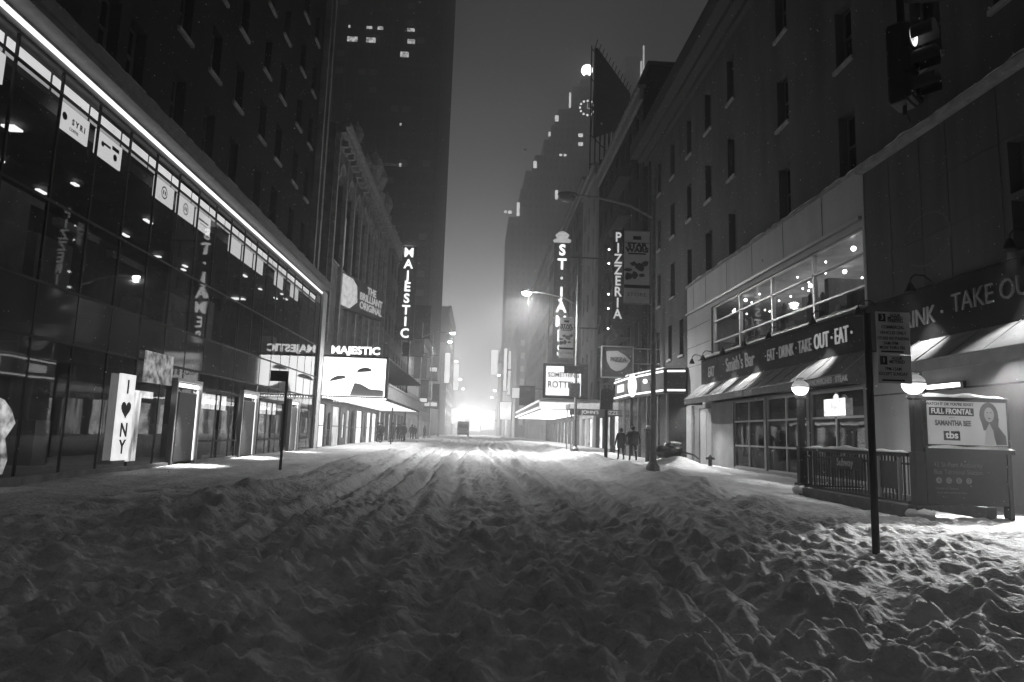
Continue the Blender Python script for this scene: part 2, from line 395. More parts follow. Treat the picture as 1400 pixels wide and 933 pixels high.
def hgt(x, y): return float(height(np.array([x]), np.array([y]), False)[0])
ys = [-60, -30, -15, -6, 0, 2, 3]; y = 3.5
while y < 330: ys.append(y); y += max(.02, .0056*y if y < 60 else .02*y)
ys += [345, 360, 375, 390]
xa = []; x = 0.0
while x < 10.5: xa.append(x); x += .026 if x < 3.5 else .034
while x < 16: xa.append(x); x += .25
xa += [20, 40, 100]
xs_ = np.array(sorted([-v for v in xa if v > 0]+xa)); ys_ = np.array(ys)
GX, GY = np.meshgrid(xs_, ys_); flatmask = (np.abs(GX) > 15) | (GY < 0) | (GY > 330)
GZ = height(GX.ravel(), GY.ravel()).reshape(GX.shape); GZ[flatmask] = .3
for _ in range(1):
    GZ[1:-1] = (GZ[:-2]+2*GZ[1:-1]+GZ[2:])/4; GZ[:, 1:-1] = (GZ[:, :-2]+2*GZ[:, 1:-1]+GZ[:, 2:])/4
GZ[(GY > 330)] = .6
nr, nc = GX.shape
me = bpy.data.meshes.new('snow_covered_road')
co = np.stack([GX.ravel(), GY.ravel(), GZ.ravel()], 1)
idx = np.arange(nr*nc).reshape(nr, nc)
fc = np.stack([idx[:-1, :-1].ravel(), idx[:-1, 1:].ravel(), idx[1:, 1:].ravel(), idx[1:, :-1].ravel()], 1)
me.vertices.add(len(co)); me.vertices.foreach_set('co', co.ravel()); me.loops.add(fc.size); me.loops.foreach_set('vertex_index', fc.ravel())
me.polygons.add(len(fc)); me.polygons.foreach_set('loop_start', np.arange(0, fc.size, 4)); me.polygons.foreach_set('loop_total', np.full(len(fc), 4))
me.polygons.foreach_set('use_smooth', np.ones(len(fc), bool)); me.update(); me.validate()
snow = bpy.data.materials.new('street snow'); snow.use_nodes = True; t = snow.node_tree; b = t.nodes['Principled BSDF']
b.inputs['Roughness'].default_value = .75; b.inputs['Specular IOR Level'].default_value = .25
co_ = t.nodes.new('ShaderNodeTexCoord')
def tn(scale, det, st=None):
    n = t.nodes.new('ShaderNodeTexNoise'); n.inputs['Scale'].default_value = scale; n.inputs['Detail'].default_value = det
    if st:
        mp = t.nodes.new('ShaderNodeMapping'); mp.inputs['Scale'].default_value = st; t.links.new(co_.outputs['Object'], mp.inputs[0]); t.links.new(mp.outputs[0], n.inputs['Vector'])
    else: t.links.new(co_.outputs['Object'], n.inputs['Vector'])
    return n.outputs[0]
n1 = tn(.9, 8, (1.4, .25, 1)); n2 = tn(3.5, 6)
mxn = t.nodes.new('ShaderNodeMath'); mxn.operation = 'MULTIPLY'; t.links.new(n1, mxn.inputs[0]); t.links.new(n2, mxn.inputs[1])
mr = t.nodes.new('ShaderNodeMapRange'); mr.inputs[1].default_value = .15; mr.inputs[2].default_value = .38; mr.inputs[3].default_value = .50; mr.inputs[4].default_value = .80
t.links.new(mxn.outputs[0], mr.inputs[0]); cc = t.nodes.new('ShaderNodeCombineColor')
for i in range(3): t.links.new(mr.outputs[0], cc.inputs[i])
t.links.new(cc.outputs[0], b.inputs['Base Color'])
h1 = tn(13, 12); bp = t.nodes.new('ShaderNodeBump'); bp.inputs['Strength'].default_value = .8; bp.inputs['Distance'].default_value = .06
t.links.new(h1, bp.inputs['Height']); h2 = tn(55, 4); bp2 = t.nodes.new('ShaderNodeBump'); bp2.inputs['Strength'].default_value = .35; bp2.inputs['Distance'].default_value = .012
t.links.new(h2, bp2.inputs['Height']); t.links.new(bp.outputs[0], bp2.inputs['Normal']); t.links.new(bp2.outputs[0], b.inputs['Normal'])
me.materials.append(snow)
g = bpy.data.objects.new('snow_covered_road', me); COL.objects.link(g); g['kind'] = 'structure'; g['label'] = 'trampled rutted snow covering the street and both sidewalks'

# ------------------------------------------------------------ haze
hz = MB().box(-110, 130, -12, 400, -1.2, 200).build('haze', mat('haze air')); hz['kind'] = 'stuff'; hz['label'] = 'pale snowy night haze filling the street'
t = MATS['haze air'].node_tree; t.nodes.clear(); o_ = t.nodes.new('ShaderNodeOutputMaterial'); pv = t.nodes.new('ShaderNodeVolumePrincipled')
pv.inputs['Color'].default_value = (.95, .95, .95, 1); pv.inputs['Density'].default_value = .0029; pv.inputs['Anisotropy'].default_value = .72
t.links.new(pv.outputs[0], o_.inputs['Volume'])

exec_parts = []
# ============================================================ LEFT: glass fronted store
LX = -9.4
st = thing('glass_store_building', 'low dark glass fronted store with a bright light band under its cornice', 'building', (LX, 26, .3))
bays = [12.0-1.5+1.5*i for i in range(0, 21)]   # 10.5 .. 40.5
bays = [b_-.3 for b_ in bays if b_ < 40.2]+[39.9]
y0b, y1b = bays[0], bays[-1]
mu = MB()
for yb in bays:
    mu.box(LX-.06, LX-.006, yb-.022, yb+.022, .2, 9.25)
for z in (3.33, 4.5, 6.3, 8.72, 9.25): mu.box(LX-.05, LX-.003, y0b, y1b, z-.03, z+.03)
mu.build('mullions', dark, st)
portals = [(21.5, 23.4), (27.5, 29.4), (34.6, 36.2)]
for i in range(len(bays)-1):
    a, b_ = bays[i]+.03, bays[i+1]-.03
    MB().box(LX-.03, LX-.015, a, b_, .3, 3.3).build('ground_pane', storeglass, st)
    MB().box(LX-.03, LX-.015, a, b_, 4.54, 6.27).build('middle_pane', storeglass, st)
    MB().box(LX-.03, LX-.015, a, b_, 6.34, 8.69).build('upper_pane', storeglass, st)
    MB().box(LX-.04, LX-.015, a, b_, 3.37, 4.47).build('spandrel', mat('grey spandrel', .055, .06, spec=.8), st)
    lb = MB(); lb.box(LX-.3, LX-.28, a+.02, b_-.02, 8.80, 9.18, 0); lb.build('light_panel', E_soft, st)
MB().box(LX-.02, LX+.05, y0b, y1b, 9.42, 9.50).build('light_strip', em('led strip', 1, 2.2), st)
MB().box(LX-.3, LX-.02, y0b, y1b, 9.3, 9.62).box(LX-.1, LX+.42, y0b, y1b+.3, 9.64, 9.75).box(LX-.1, LX+.5, y0b, y1b+.35, 9.75, 10.05).build('cornice', mat('cornice metal', .16, .5, noise=.2), st)
MB().cap(LX-.1, LX+.48, y0b, y1b+.3, 10.053, 10.11).build('snow_cap', snow_cap, st)
MB().box(LX-.35, LX+.12, 39.93, 40.9, .2, 9.6).build('end_pillar', mat('pale pillar stone', .55, .6, noise=.15, nscale=2), st)
MB().box(LX-.05, LX+.1, y0b, y1b, .1, .42).build('base_ledge', stone_trim, st)
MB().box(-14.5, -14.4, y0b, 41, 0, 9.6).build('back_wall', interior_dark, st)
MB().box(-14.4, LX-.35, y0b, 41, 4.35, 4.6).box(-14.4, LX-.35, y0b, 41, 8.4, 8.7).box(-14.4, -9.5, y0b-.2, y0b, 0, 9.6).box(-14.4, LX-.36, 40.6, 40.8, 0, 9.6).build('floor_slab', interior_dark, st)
# merchandise shelving and ceiling fittings seen through the panes
sh = MB(); cl = MB()
for k in range(34):
    yy = random.uniform(14, 40); xx = random.uniform(-13.8, -10.6); zf = random.choice((.3, .3, 4.6))
    sh.box(xx, xx+random.uniform(.3, .7), yy, yy+random.uniform(.5, 1.6), zf, zf+random.uniform(.9, 2.2))
sh.build('display_shelves', interior_wall, st)
for k in range(26):
    yy = random.uniform(14, 39); xx = random.uniform(-13.5, -10.2); zf = random.choice((4.3, 8.33, 8.33))
    cl.box(xx, xx+random.choice((.12, .12, .3)), yy, yy+random.uniform(.15, .5), zf-.05, zf-.002)
cl.build('ceiling_lights', em('ceiling spots', 1, 3), st)
for k in range(3):
    o = MB().box(-11.5+k*.3, -11.3+k*.3, 15.6+k*2.1, 17.5+k*2.1, 6.9-.3*k, 7.1-.3*k).build('escalator_rail', interior_wall, st)
tl = MB()
for (a, b_) in ((24.0, 25.45), (25.55, 27.0), (19.6, 21.0), (30.3, 31.8), (31.9, 33.6)):
    tl.box(-9.75, -9.72, a, b_, 2.15 if a > 22 else 2.3, 2.68 if a > 22 else 2.5)
tl.build('transom_lights', em('transom light', 1, 2.4, noise=.3), st)
area('store light', (-11.5, 26, 4.2), 3, 22, (0, 0, -1), 12)
area('store light', (-11.5, 35, 4.2), 3, 18, (0, 0, -1), 6)
area('store upper light', (-11.5, 27, 8.3), 3, 6, (0, 0, -1), 14)
for (a, b_) in portals:
    p = MB(); p.box(LX+.0, LX+.1, a+.3, b_-.2, .28, 2.6)
    pp = p.build('portal_panel', mat('portal panel', .07, .4, spec=.4, noise=.15), st, bevel=.04)
    f = MB(); f.box(LX-.01, LX+.16, a, a+.08, .25, 2.9); f.box(LX-.01, LX+.16, b_-.05, b_+.03, .25, 2.9); f.box(LX-.01, LX+.16, a, b_+.03, 2.9, 3.0)
    f.build('portal_frame', alu, pp)
    e = MB(); e.box(LX+.03, LX+.06, a+.1, a+.17, .35, 2.88); e.box(LX+.03, LX+.06, a+.18, b_-.06, 2.74, 2.86); e.box(LX+.03, LX+.06, b_-.11, b_-.08, .35, 2.7)
    e.build('portal_light', em('portal light', 1, 4), pp)
    spot('portal downlight', (LX+.6, a+.5, 2.75), 1500, (.0, -.15, -1), 58, .9, .1)
dh = MB()
for yy in (23.6, 25.5, 27.3, 30.0, 31.85, 33.7): dh.box(LX+.0, LX+.03, yy-.05, yy+.05, .3, 2.75)
dh.box(LX, LX+.08, 23.6, 27.3, 2.7, 2.8); dh.box(LX, LX+.08, 30, 33.7, 2.7, 2.8); dh.box(LX, LX+.07, 23.6, 27.3, 1.0, 1.06); dh.box(LX, LX+.07, 30, 33.7, 1.0, 1.06)
dh.build('door_frames', dark, st)

# lit logo panels hung in the store's upper window
spans = [(12.3, 13.05), (14.85, 15.98), (16.3, 17.5), (19.35, 20.6), (20.85, 22.1), (22.3, 23.5), (25.35, 26.6), (26.85, 28.0), (28.25, 29.4), (31.2, 32.5), (33.9, 35.3)]
desc = ['blank', 'round dot beside a row of small letters', 'dark cap shape at its right', 'ringed face mark in its middle', 'pale ring mark', 'faint grey bars across it', 'plain glow', 'plain glow', 'plain glow', 'plain glow', 'plain glow']
orda = ['first from the left edge of the photo, cut by the frame', '', '', '', '', '', 'first of the three beyond the gap', 'middle of the three beyond the gap', 'last of the three beyond the gap', 'second from the far end of the store', 'nearest the far end pillar of the store']
for i, (a, b_) in enumerate(spans):
    lb = 'lit window sign with '+desc[i] if not orda[i] else 'blank lit window sign, '+orda[i]
    w = thing('window_sign', lb, 'sign', (LX-.14, (a+b_)/2, 8.35), 'lit signs hung in the upper store windows')
    MB().box(LX-.16, LX-.12, a, b_, 8.05, 8.66).build('panel', E_white, w)
    mk = MB(); X = LX-.115; c_ = (a+b_)/2
    def disc(cy_, cz, r, r2=0, n=20):
        if r2: 
            for k in range(n):
                t0, t1 = 2*math.pi*k/n, 2*math.pi*(k+1)/n
                mk.add([(X, cy_+r*math.cos(t0), cz+r*math.sin(t0)), (X, cy_+r*math.cos(t1), cz+r*math.sin(t1)), (X, cy_+r2*math.cos(t1), cz+r2*math.sin(t1)), (X, cy_+r2*math.cos(t0), cz+r2*math.sin(t0))], [(0, 1, 2, 3)])
        else: mk.add([(X, cy_+r*math.cos(2*math.pi*k/n), cz+r*math.sin(2*math.pi*k/n)) for k in range(n)], [tuple(range(n))])
    if i == 1:
        disc(a+.18, 8.37, .09); text('S Y R I', .19, (X, c_+.16, 8.36), (0, 1, 0), UP, ink, w, 'logo_letters', .003, bold=.006); text('COFFEE', .1, (X, c_, 8.17), (0, 1, 0), UP, greyink, w, 'logo_words', .003); mk.build('logo', ink, w)
    elif i == 2:
        disc(a+.3, 8.4, .07); mk.box(X, X+.004, c_+.12, c_+.45, 8.44, 8.54); mk.box(X, X+.004, c_-.25, c_+.05, 8.4, 8.46); disc(b_-.3, 8.28, .09); mk.build('logo', ink, w)
    elif i in (3, 4): disc(c_, 8.36, .19, .15); mk.box(X, X+.004, c_-.09, c_-.03, 8.3, 8.42); mk.box(X, X+.004, c_+.03, c_+.09, 8.3, 8.42); mk.build('logo', greyink if i == 3 else mat('pale print', .4), w)
    elif i == 5: mk.box(X, X+.004, c_-.4, c_+.4, 8.36, 8.42); mk.box(X, X+.004, c_-.25, c_+.25, 8.26, 8.29); mk.build('logo', mat('pale print', .4), w)

# lit I love NY banner
bn = thing('window_banner', 'tall narrow lit white banner reading I heart NY standing in the store window', 'banner', (LX+.1, 18.6, .5))
MB().box(LX+.06, LX+.12, 18.22, 18.98, .6, 2.85).build('panel', em('banner glow', 1, 1.25, noise=.1), bn)
for ch, z in (('I', 2.5), ('N', 1.37), ('Y', .93)): text(ch, .5, (LX+.125, 18.6, z), (0, 1, 0), UP, ink, bn, 'letter', .004, bold=.012)
hp = []
for k in range(32):
    a = 2*math.pi*k/32; hp.append((LX+.128, 18.6+.016*16*math.sin(a)**3*1.0, 1.93+.016*(13*math.cos(a)-5*math.cos(2*a)-2*math.cos(3*a)-math.cos(4*a))))
MB().add(hp, [tuple(range(32))]).build('heart', ink, bn)
MB().box(LX+.04, LX+.062, 18.98, 19.5, .55, 2.4).build('side_panel', E_warm, bn)
pb = thing('window_poster', 'bright irregular lit poster at the left edge of the store front', 'poster', (LX+.1, 14.1, .5))
MB().prism([(LX+.08, 13.4, .5), (LX+.08, 14.15, .5), (LX+.08, 14.25, .8), (LX+.08, 14.1, 1.2), (LX+.08, 14.35, 1.5), (LX+.08, 14.2, 1.75), (LX+.08, 13.95, 1.95), (LX+.08, 13.4, 2.1)], (.03, 0, 0)).build('panel', em('poster glow', 1, .5, noise=.85, nscale=4), pb)
mp_ = thing('menu_board', 'mottled lit board above the doorway right of the tall lit banner', 'sign', (LX+.06, 20.2, 3))
MB().box(LX+.06, LX+.1, 19.45, 21.2, 2.72, 3.6).build('panel', em('board glow', 1, .28, noise=.9, nscale=5), mp_)

# ============================================================ LEFT: brick tower over the store
bt = thing('brick_apartment_building', 'tall dark brick apartment building rising above the glass store', 'building', (-10, 26, 10))
BX = -9.95; ops = []
cols = [(13.6, 14.5), (16.6, 17.5), (18.0, 18.9), (20.7, 21.6), (23.2, 24.1), (25.6, 26.5), (28.6, 29.5), (31.0, 31.9), (34.0, 34.9), (36.4, 37.2)]
rows = [(11.0+3.1*k, 12.7+3.1*k) for k in range(9)]
for c_ in cols:
    for r_ in rows: ops.append((c_[0], c_[1], r_[0], r_[1]))
mb = facade('x', BX, 10, 38.25, 10.06, 46, ops, -1, .3)
mb.box(BX-8, BX, 9.9, 10.0, 10, 46); mb.box(BX-8, BX, 39.5, 39.55, 9, 46)
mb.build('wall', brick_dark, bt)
for q, o in enumerate(ops): window('x', BX, *o, -1, bt, .3, snow=False, pane=win_dark)
pl = MB(); pl.box(BX-.3, BX+.35, 38.25, 38.55, 10.12, 46); pl.box(BX-.3, BX+.35, 39.2, 39.6, 10.12, 46); pl.box(BX-.3, BX+.05, 38.55, 39.2, 10.12, 46)
pl.build('corner_pilaster', mat('corner stone', .24, .8, noise=.3, nscale=1), bt)
ns_ = MB()
for k in range(9): ns_.box(BX+.05, BX+.09, 38.6, 39.15, 11.6+3.1*k, 13.0+3.1*k)
ns_.build('narrow_window', win_dark, bt)

# ============================================================ LEFT: theatre with marquee
th = thing('theatre_building', 'ornate dark theatre front with tall lit arches behind the large white marquee', 'building', (LX, 52, .5))
tops = [(42.6+2.9*k, 44.4+2.9*k, 12.2, 17.6) for k in range(8)]
dops = [(41.5, 43.6, .4, 3.1), (44.2, 45.0, .4, 2.6), (45.7, 48.3, .4, 3.1), (49.1, 50.0, .9, 2.7), (50.6, 52.0, .4, 3.0), (52.2, 53.6, .4, 3.0), (54.7, 57.5, .4, 3.1), (58.4, 59.0, 1.0, 2.8), (59.9, 62.1, .4, 3.1), (62.9, 65.4, .4, 3.1)]
mb = facade('x', LX-.1, 41.1, 66, .2, 20.6, tops+dops, -1, .4)
mb.box(-25, LX-.12, 41.1, 41.2, 6.8, 20.6); mb.box(-25, LX-.12, 65.9, 66, 0, 20.6); mb.box(-25, -9.6, 41.1, 66, 20.5, 20.6)
mb.build('wall', mat('theatre terracotta', .17, .8, noise=.35, nscale=1.5, bump=.5, bscale=8), th)
for q, o in enumerate(tops):
    w_ = window('x', LX-.1, *o, -1, th, .4, pane=win_dark)
    ar = MB(); c_ = (o[0]+o[1])/2
    for k in range(8):
        a0, a1 = math.pi*k/8, math.pi*(k+1)/8
        ar.prism([(LX-.1, c_+.95*math.cos(a0), 17.6+.95*math.sin(a0)), (LX-.1, c_+.95*math.cos(a1), 17.6+.95*math.sin(a1)), (LX-.1, c_+1.2*math.cos(a1), 17.6+1.2*math.sin(a1)), (LX-.1, c_+1.2*math.cos(a0), 17.6+1.2*math.sin(a0))], (.18, 0, 0))
    ar.build('arch', stone_trim, w_)
for q, o in enumerate(dops):
    d_ = window('x', LX-.1, *o, -1, th, .06, pane=[em('lobby bright', 1, 2.2, noise=.5, nscale=2.5, stretch=(1, 1.5, .4)), em('lobby mid', 1, .9, noise=.9, nscale=2.5, stretch=(1, 2.5, .3)), win_dark][[0, 2, 1, 0, 1, 2, 0, 1, 0, 0][q]], sill=False, name='door')
cn = MB()
for z, d in ((19.6, .35), (20.0, .6), (20.35, .85)): cn.box(LX-.1, LX-.1+d, 41.1, 66, z, z+.33)
for k in range(9): cn.box(LX-.1, LX+.16, 41.25+2.95*k, 41.6+2.95*k, 6.8, 19.6)
for k in range(24): cn.box(LX+.2, LX+.6, 41.5+1.03*k, 41.75+1.03*k, 19.2, 19.6)
cn.build('cornice', stone_trim, th)
MB().cap(LX-.2, LX+.7, 41.2, 65.9, 20.683, 20.78).build('snow_cap', snow_cap, th)
for (yy, s_) in ((46, 1.2), (50.5, 1.0), (54, 1.9), (56.5, 1.9), (62, 1.5)):
    fn = MB().lathe((LX+.2, yy, 20.7), [(.3*s_, 0), (.35*s_, .4*s_), (.2*s_, .55*s_), (.42*s_, 1.1*s_), (.3*s_, 1.5*s_), (.08*s_, 1.8*s_), (.02, 2.1*s_)], 12)
    fn.build('roof_urn', stone_trim, th)
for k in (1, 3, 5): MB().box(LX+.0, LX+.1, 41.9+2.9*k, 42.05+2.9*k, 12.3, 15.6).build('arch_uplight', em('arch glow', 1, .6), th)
for k in (0, 2, 4, 6): spot('facade uplight', (LX+.7, 44.9+2.9*k, 7.6), 260, (-.35, 0, 1), 60, .9, .1)

area('marquee light', (-7.4, 47, 3.3), 3, 260, (0, 0, -1), 10); area('marquee light', (-7.4, 59, 3.3), 3, 260, (0, 0, -1), 10)
mq = thing('theatre_marquee', 'theatre marquee with a wide glowing white show panel and lit soffit on the left sidewalk', 'marquee', (LX, 50, 3.3))
MB().box(LX+.02, -5.55, 41.35, 66, 3.42, 3.5).box(LX+.02, -5.5, 41.34, 66, 5.86, 5.98).box(LX+.02, -5.5, 41.5, 41.9, 3.5, 5.86).build('frame', dark, mq)
MB().box(-5.75, -5.5, 42, 66, 3.5, 4.3).box(-5.85, -5.45, 41.95, 66, 4.3, 4.42).build('fascia', mat('marquee fascia', .3, .5, noise=.3, nscale=3), mq)
MB().cap(LX+.02, -5.5, 42.2, 66, 4.42, 4.5).build('snow_cap', snow_cap, mq)
MB().box(LX+.06, -5.65, 41.38, 41.48, 3.55, 5.84).build('show_panel', em('show panel glow', 1, 5), mq)
# abstract grey brush shapes on the show panel
br_ = MB()
def stroke(pts, w, y_, mbx):
    for (a, b_) in zip(pts[:-1], pts[1:]):
        mbx.add([(a[0], y_, a[1]-w), (b_[0], y_, b_[1]-w), (b_[0], y_, b_[1]+w), (a[0], y_, a[1]+w)], [(0, 1, 2, 3)])
for (cx, cz, rx, rz, tl_) in ((-8.45, 4.62, .48, .13, .25), (-6.9, 5.15, .45, .14, .1)):
    br_.add([(cx+rx*math.cos(2*math.pi*k/20), 41.37, cz+rz*math.sin(2*math.pi*k/20)+tl_*rx*math.cos(2*math.pi*k/20)-.35*(rx*math.cos(2*math.pi*k/20))**2) for k in range(20)], [tuple(range(20))])
br_.build('show_artwork', mat('mid grey print', .25), mq)
MB().add([(-7.7, 41.366, 3.56), (-5.7, 41.366, 3.56), (-5.7, 41.366, 3.95), (-6.5, 41.366, 4.0), (-7.1, 41.366, 4.3), (-7.45, 41.366, 4.35)], [(0, 1, 2, 3, 4, 5)]).build('show_artwork', mat('pale grey print', .8), mq)
text('MAJESTIC', .62, (-7.5, 41.4, 6.28), (1, 0, 0), UP, em('marquee letters', 1, 3), mq, 'lettering', .05, 1.12, .02)
so = MB(); 
for k in range(10): so.box(LX+.3, -5.8, 41.7+2.4*k, 43.3+2.4*k, 3.38, 3.415)
so.build('soffit_light', em('soffit glow', 1, 1.8), mq)
sg = MB()
for k in range(26): sg.ball((LX+.15+.148*k, 41.3, 3.42), .045, n=6)
sg.build('edge_bulbs', E_bulb, mq)
text('THE PHANTOM', .26, (-7.5, 41.3, 3.24), (1, 0, 0), UP, em('marquee letters', 1, 3), mq, 'small_lettering', .02, 1.3)

os_ = thing('theatre_sign_board', 'dark angled sign board reading THE BRILLIANT ORIGINAL with a pale shape at left', 'sign', (-8.8, 50, 9.8))
A = Vector((-9.32, 44.5, 9.55)); B = Vector((-7.62, 52.6, 10.1)); H = Vector((0, 0, 2.25)); nrm = (B-A).cross(Vector((0, 0, 1))).normalized()
B.z = 9.9
MB().prism([A, B, B+H*1.0, A+H*1.05], tuple(-nrm*.35)).build('panel', mat('dark sign face', .10, .5, noise=.3, nscale=1.5), os_)
def onb(u, v, off=.02): return A+(B-A)*u+H*v+nrm*off
MB().add([onb(.02, .06), onb(.2, .03), onb(.36, .3), onb(.34, .8), onb(.24, .97), onb(.03, 1.0)], [(0, 1, 2, 3, 4, 5)]).build('pale_shape', em('sign picture glow', 1, .75, noise=.2), os_)
rdir = (B-A); rdir = Vector((rdir.x, rdir.y, rdir.z*.7))
for s_, v in (('THE', .80), ('BRILLIANT', .53), ('ORIGINAL', .25)): text(s_, .72, tuple(onb(.68, v, .04)), rdir, UP, em('sign words glow', 1, .55), os_, 'lettering', .01, 1.35, .02)
MB().tube(A+H*.9-nrm*.3, (LX, 45.2, 11.6), .05).tube(B+H*.9-nrm*.3, (LX, 52, 11.9), .05).build('bracket', dark, os_)
mj = thing('vertical_theatre_sign', 'tall vertical glowing sign spelling MAJESTIC on the left side', 'sign', (-8.5, 76, 12))
MB().box(-9.4, -7.5, 75.9, 76.15, 11.6, 22.3).build('panel', mat('sign steel', .06, .5), mj)
for i, ch in enumerate('MAJESTIC'):
    text(ch, 1.45, (-8.45, 75.85, 21.55-i*1.32), (1, 0, 0), UP, E_neon, mj, 'letter', .06, 1.0, .03)
MB().lathe((-8.45, 76, 22.3), [(.85, 0), (.8, .35), (.5, .7), (.05, .9)], 12).build('crown', mat('sign crown', .3, .5), mj)
MB().box(-9.6, -9.35, 75.95, 76.1, 12, 22).build('bracket', dark, mj)

# ============================================================ LEFT: buildings further along
def row_building(name, label, side, y0, y1, z1, m_, wz=3.2, ww=1.3, gap=2.6, first=5.0, X=None, depth=16, wh=1.9, lit=0, trim=True, ground=True, cat='building', snow=True):
    X = X if X is not None else (LX-.05 if side < 0 else 11.5)
    b_ = thing(name, label, cat, (X, (y0+y1)/2, .4)); inw = side
    ops = []; a = y0+.9
    while a+ww < y1-.5:
        z = first
        while z+wh < z1-1.2: ops.append((a, a+ww, z, z+wh)); z += wz
        a += gap
    gops = []
    if ground:
        a = y0+.7
        while a+3.2 < y1: gops.append((a, a+2.9, .5, 3.4)); a += 3.6
    mb = facade('x', X, y0, y1, .1, z1, ops+gops, inw, .25)
    mb.box(X+inw*.01, X+inw*depth, y0, y0+.05, 0, z1); mb.box(X+inw*.01, X+inw*depth, y1-.05, y1, 0, z1); mb.box(X+inw*.01, X+inw*depth, y0+.06, y1-.06, z1-.2, z1-.01)
    mb.build('wall', m_, b_)
    ops.sort(key=lambda o: o[0])
    n_ = 0
    for o in ops[:88]:
        window('x', X, *o, inw, b_, .25, sill=False, sash=True, pane=E_wlit if random.random() < lit else win_dark); n_ += 1
    if ops[88:]:
        rest = MB()
        for o in ops[88:]: rest.box(X+inw*.25, X+inw*.3, *o)
        rest.build('far_windows', win_dark, b_)['kind'] = 'stuff'
    for q, o in enumerate(gops[:10]):
        window('x', X, *o, inw, b_, .25, sill=False, sash=False, pane=E_warm if q % 2 else em('shop glow', 1, 1.6, noise=.6, nscale=1.2), name='shop_window')
    if trim:
        c_ = MB(); c_.box(X-inw*.45, X+inw*.2, y0, y1, z1-.02, z1+.3); c_.box(X-inw*.25, X+inw*.1, y0, y1, z1-.9, z1-.021); c_.box(X-inw*.12, X-inw*.002, y0, y1, 4.1, 4.5)
        c_.build('cornice', stone_trim, b_)
    if snow: MB().cap(X-inw*.43, X+inw*.2, y0+.02, y1-.02, z1+.303, z1+.38).build('snow_cap', snow_cap, b_)
    return b_
row_building('brick_building', 'narrow brick row building beyond the theatre on the left', -1, 66.1, 90, 21.5, brick_mid)
row_building('terrace_building', 'low stone terrace building beneath the dark office tower on the left', -1, 90.1, 139.5, 17, limestone, lit=.05)
tw = thing('office_tower', 'very tall dark office tower with a few lit windows high up', 'tower', (-30, 160, 0))
mb = MB().box(-62, -10.9, 140, 181, 0, 175); mb.build('tower_shaft', tower_skin, tw)
fr_ = MB()
for k in range(21): fr_.box(-61+2.45*k, -60.6+2.45*k, 139.75, 139.998, 18, 175)
for z in range(20, 175, 4): fr_.box(-62, -10.9, 139.85, 139.99, z, z+.9)
for k in range(16): fr_.box(-10.898, -10.65, 141+2.6*k, 141.6+2.6*k, 18, 175)
fr_.build('cladding_ribs', mat('tower ribs', .06, .8, spec=.1), tw)
for (x_, z_, w_, h_) in [(-31, 88.3, .6, .8), (-26.7, 88.3, 1.4, .8), (-24.3, 88.3, 1.4, .9), (-17.7, 88.3, 1.8, .9), (-30.2, 85.4, 2.4, 1.3), (-26.2, 85.4, 2.2, 1.3), (-17.5, 85.6, 1.8, 1.2), (-18.8, 82.5, 2.0, 1.4), (-18.4, 57.4, .7, .9), (-18.8, 66.5, .6, .7)]:
    MB().box(x_-w_/2+.1, x_+w_/2-.1, 139.6, 139.72, z_-h_/2+.1, z_+h_/2-.1).build('lit_window', em('tower window', 1, .65, noise=.6, nscale=1.6), tw)
dw = MB(); rz = random.Random(9)
for k in range(170):
    a_ = -60.3+2.45*rz.randrange(20); z_ = 21+4*rz.randrange(36); dw.box(a_, a_+1.6, 139.7, 139.74, z_+.3, z_+1.7)
dw.build('dim_windows', em('tower faint', 1, .012), tw)['kind'] = 'stuff'
MB().box(-25, -17, 139.6, 139.73, 57.1, 57.7).build('dim_window_band', em('tower dim', 1, .03), tw)
row_building('hotel_building', 'pale hazy block beyond the office tower on the left', -1, 200, 245, 38.5, limestone, X=-9.4, gap=4, ww=2, lit=.2)
# small lightning rods/flag pole
# vertical sign boards along the left
def board(label, x0, x1, z0, z1, y_, m_, lit=None, words=None, group='sign boards along the left sidewalk', name='blade_sign'):
    b_ = thing(name, label, 'sign', ((x0+x1)/2, y_, z0), group)
    MB().box(x0, x1, y_, y_+.3, z0, z1).build('panel', m_, b_)
    MB().box(x0-.06, x1+.06, y_+.05, y_+.25, z1+.002, z1+.1).box(x0-.06, x1+.06, y_+.05, y_+.25, z0-.1, z0-.002).build('frame', dark, b_)
    s_ = 1 if x0 > 0 else -1
    wallx = 11.5 if s_ > 0 else LX
    xe = x1 if s_ > 0 else x0
    MB().tube((xe, y_+.15, z1-.3), (wallx+.1*s_, y_+.15, z1-.3), .05).tube((xe, y_+.15, z0+.3), (wallx+.1*s_, y_+.15, z0+.3), .05).build('bracket', dark, b_)
    if lit: MB().box(x0+.15, x1-.15, y_-.02, y_-.002, *lit).build('lit_strip', E_white2, b_)
    return b_
dsg = mat('dark board', .05, .6, noise=.4, nscale=1.5); gsg = mat('grey board', .28, .6, noise=.4, nscale=.8)
board('large dark square sign beside the vertical glowing theatre sign', -9.2, -6.7, 13.9, 18.1, 90, dsg)
board('wide grey sign board under the large dark square sign', -9.0, -7.2, 11.2, 13.4, 88, gsg)
board('dark sign panel with its lower half black above the awning', -9.2, -7.4, 9.0, 12.4, 96, dsg)
board('narrow dark sign hung lowest by the lamp pole', -9.0, -7.6, 5.9, 9.2, 104, dsg, (5.95, 6.5))
board('tall grey banner sign with a pale band', -8.9, -7.4, 10.6, 15.0, 122, gsg, (12.2, 12.9))
board('small dark hanging sign left of the far shining strip', -8.8, -7.5, 6.0, 10.6, 132, dsg)
board('wide lit shop fascia sign low on the left', -9.3, -6.9, 5.6, 6.8, 118, gsg, (5.9, 6.5))
board('thin vertical shining sign far down the left side', -9.2, -7.9, 14.5, 22.5, 182, E_far)
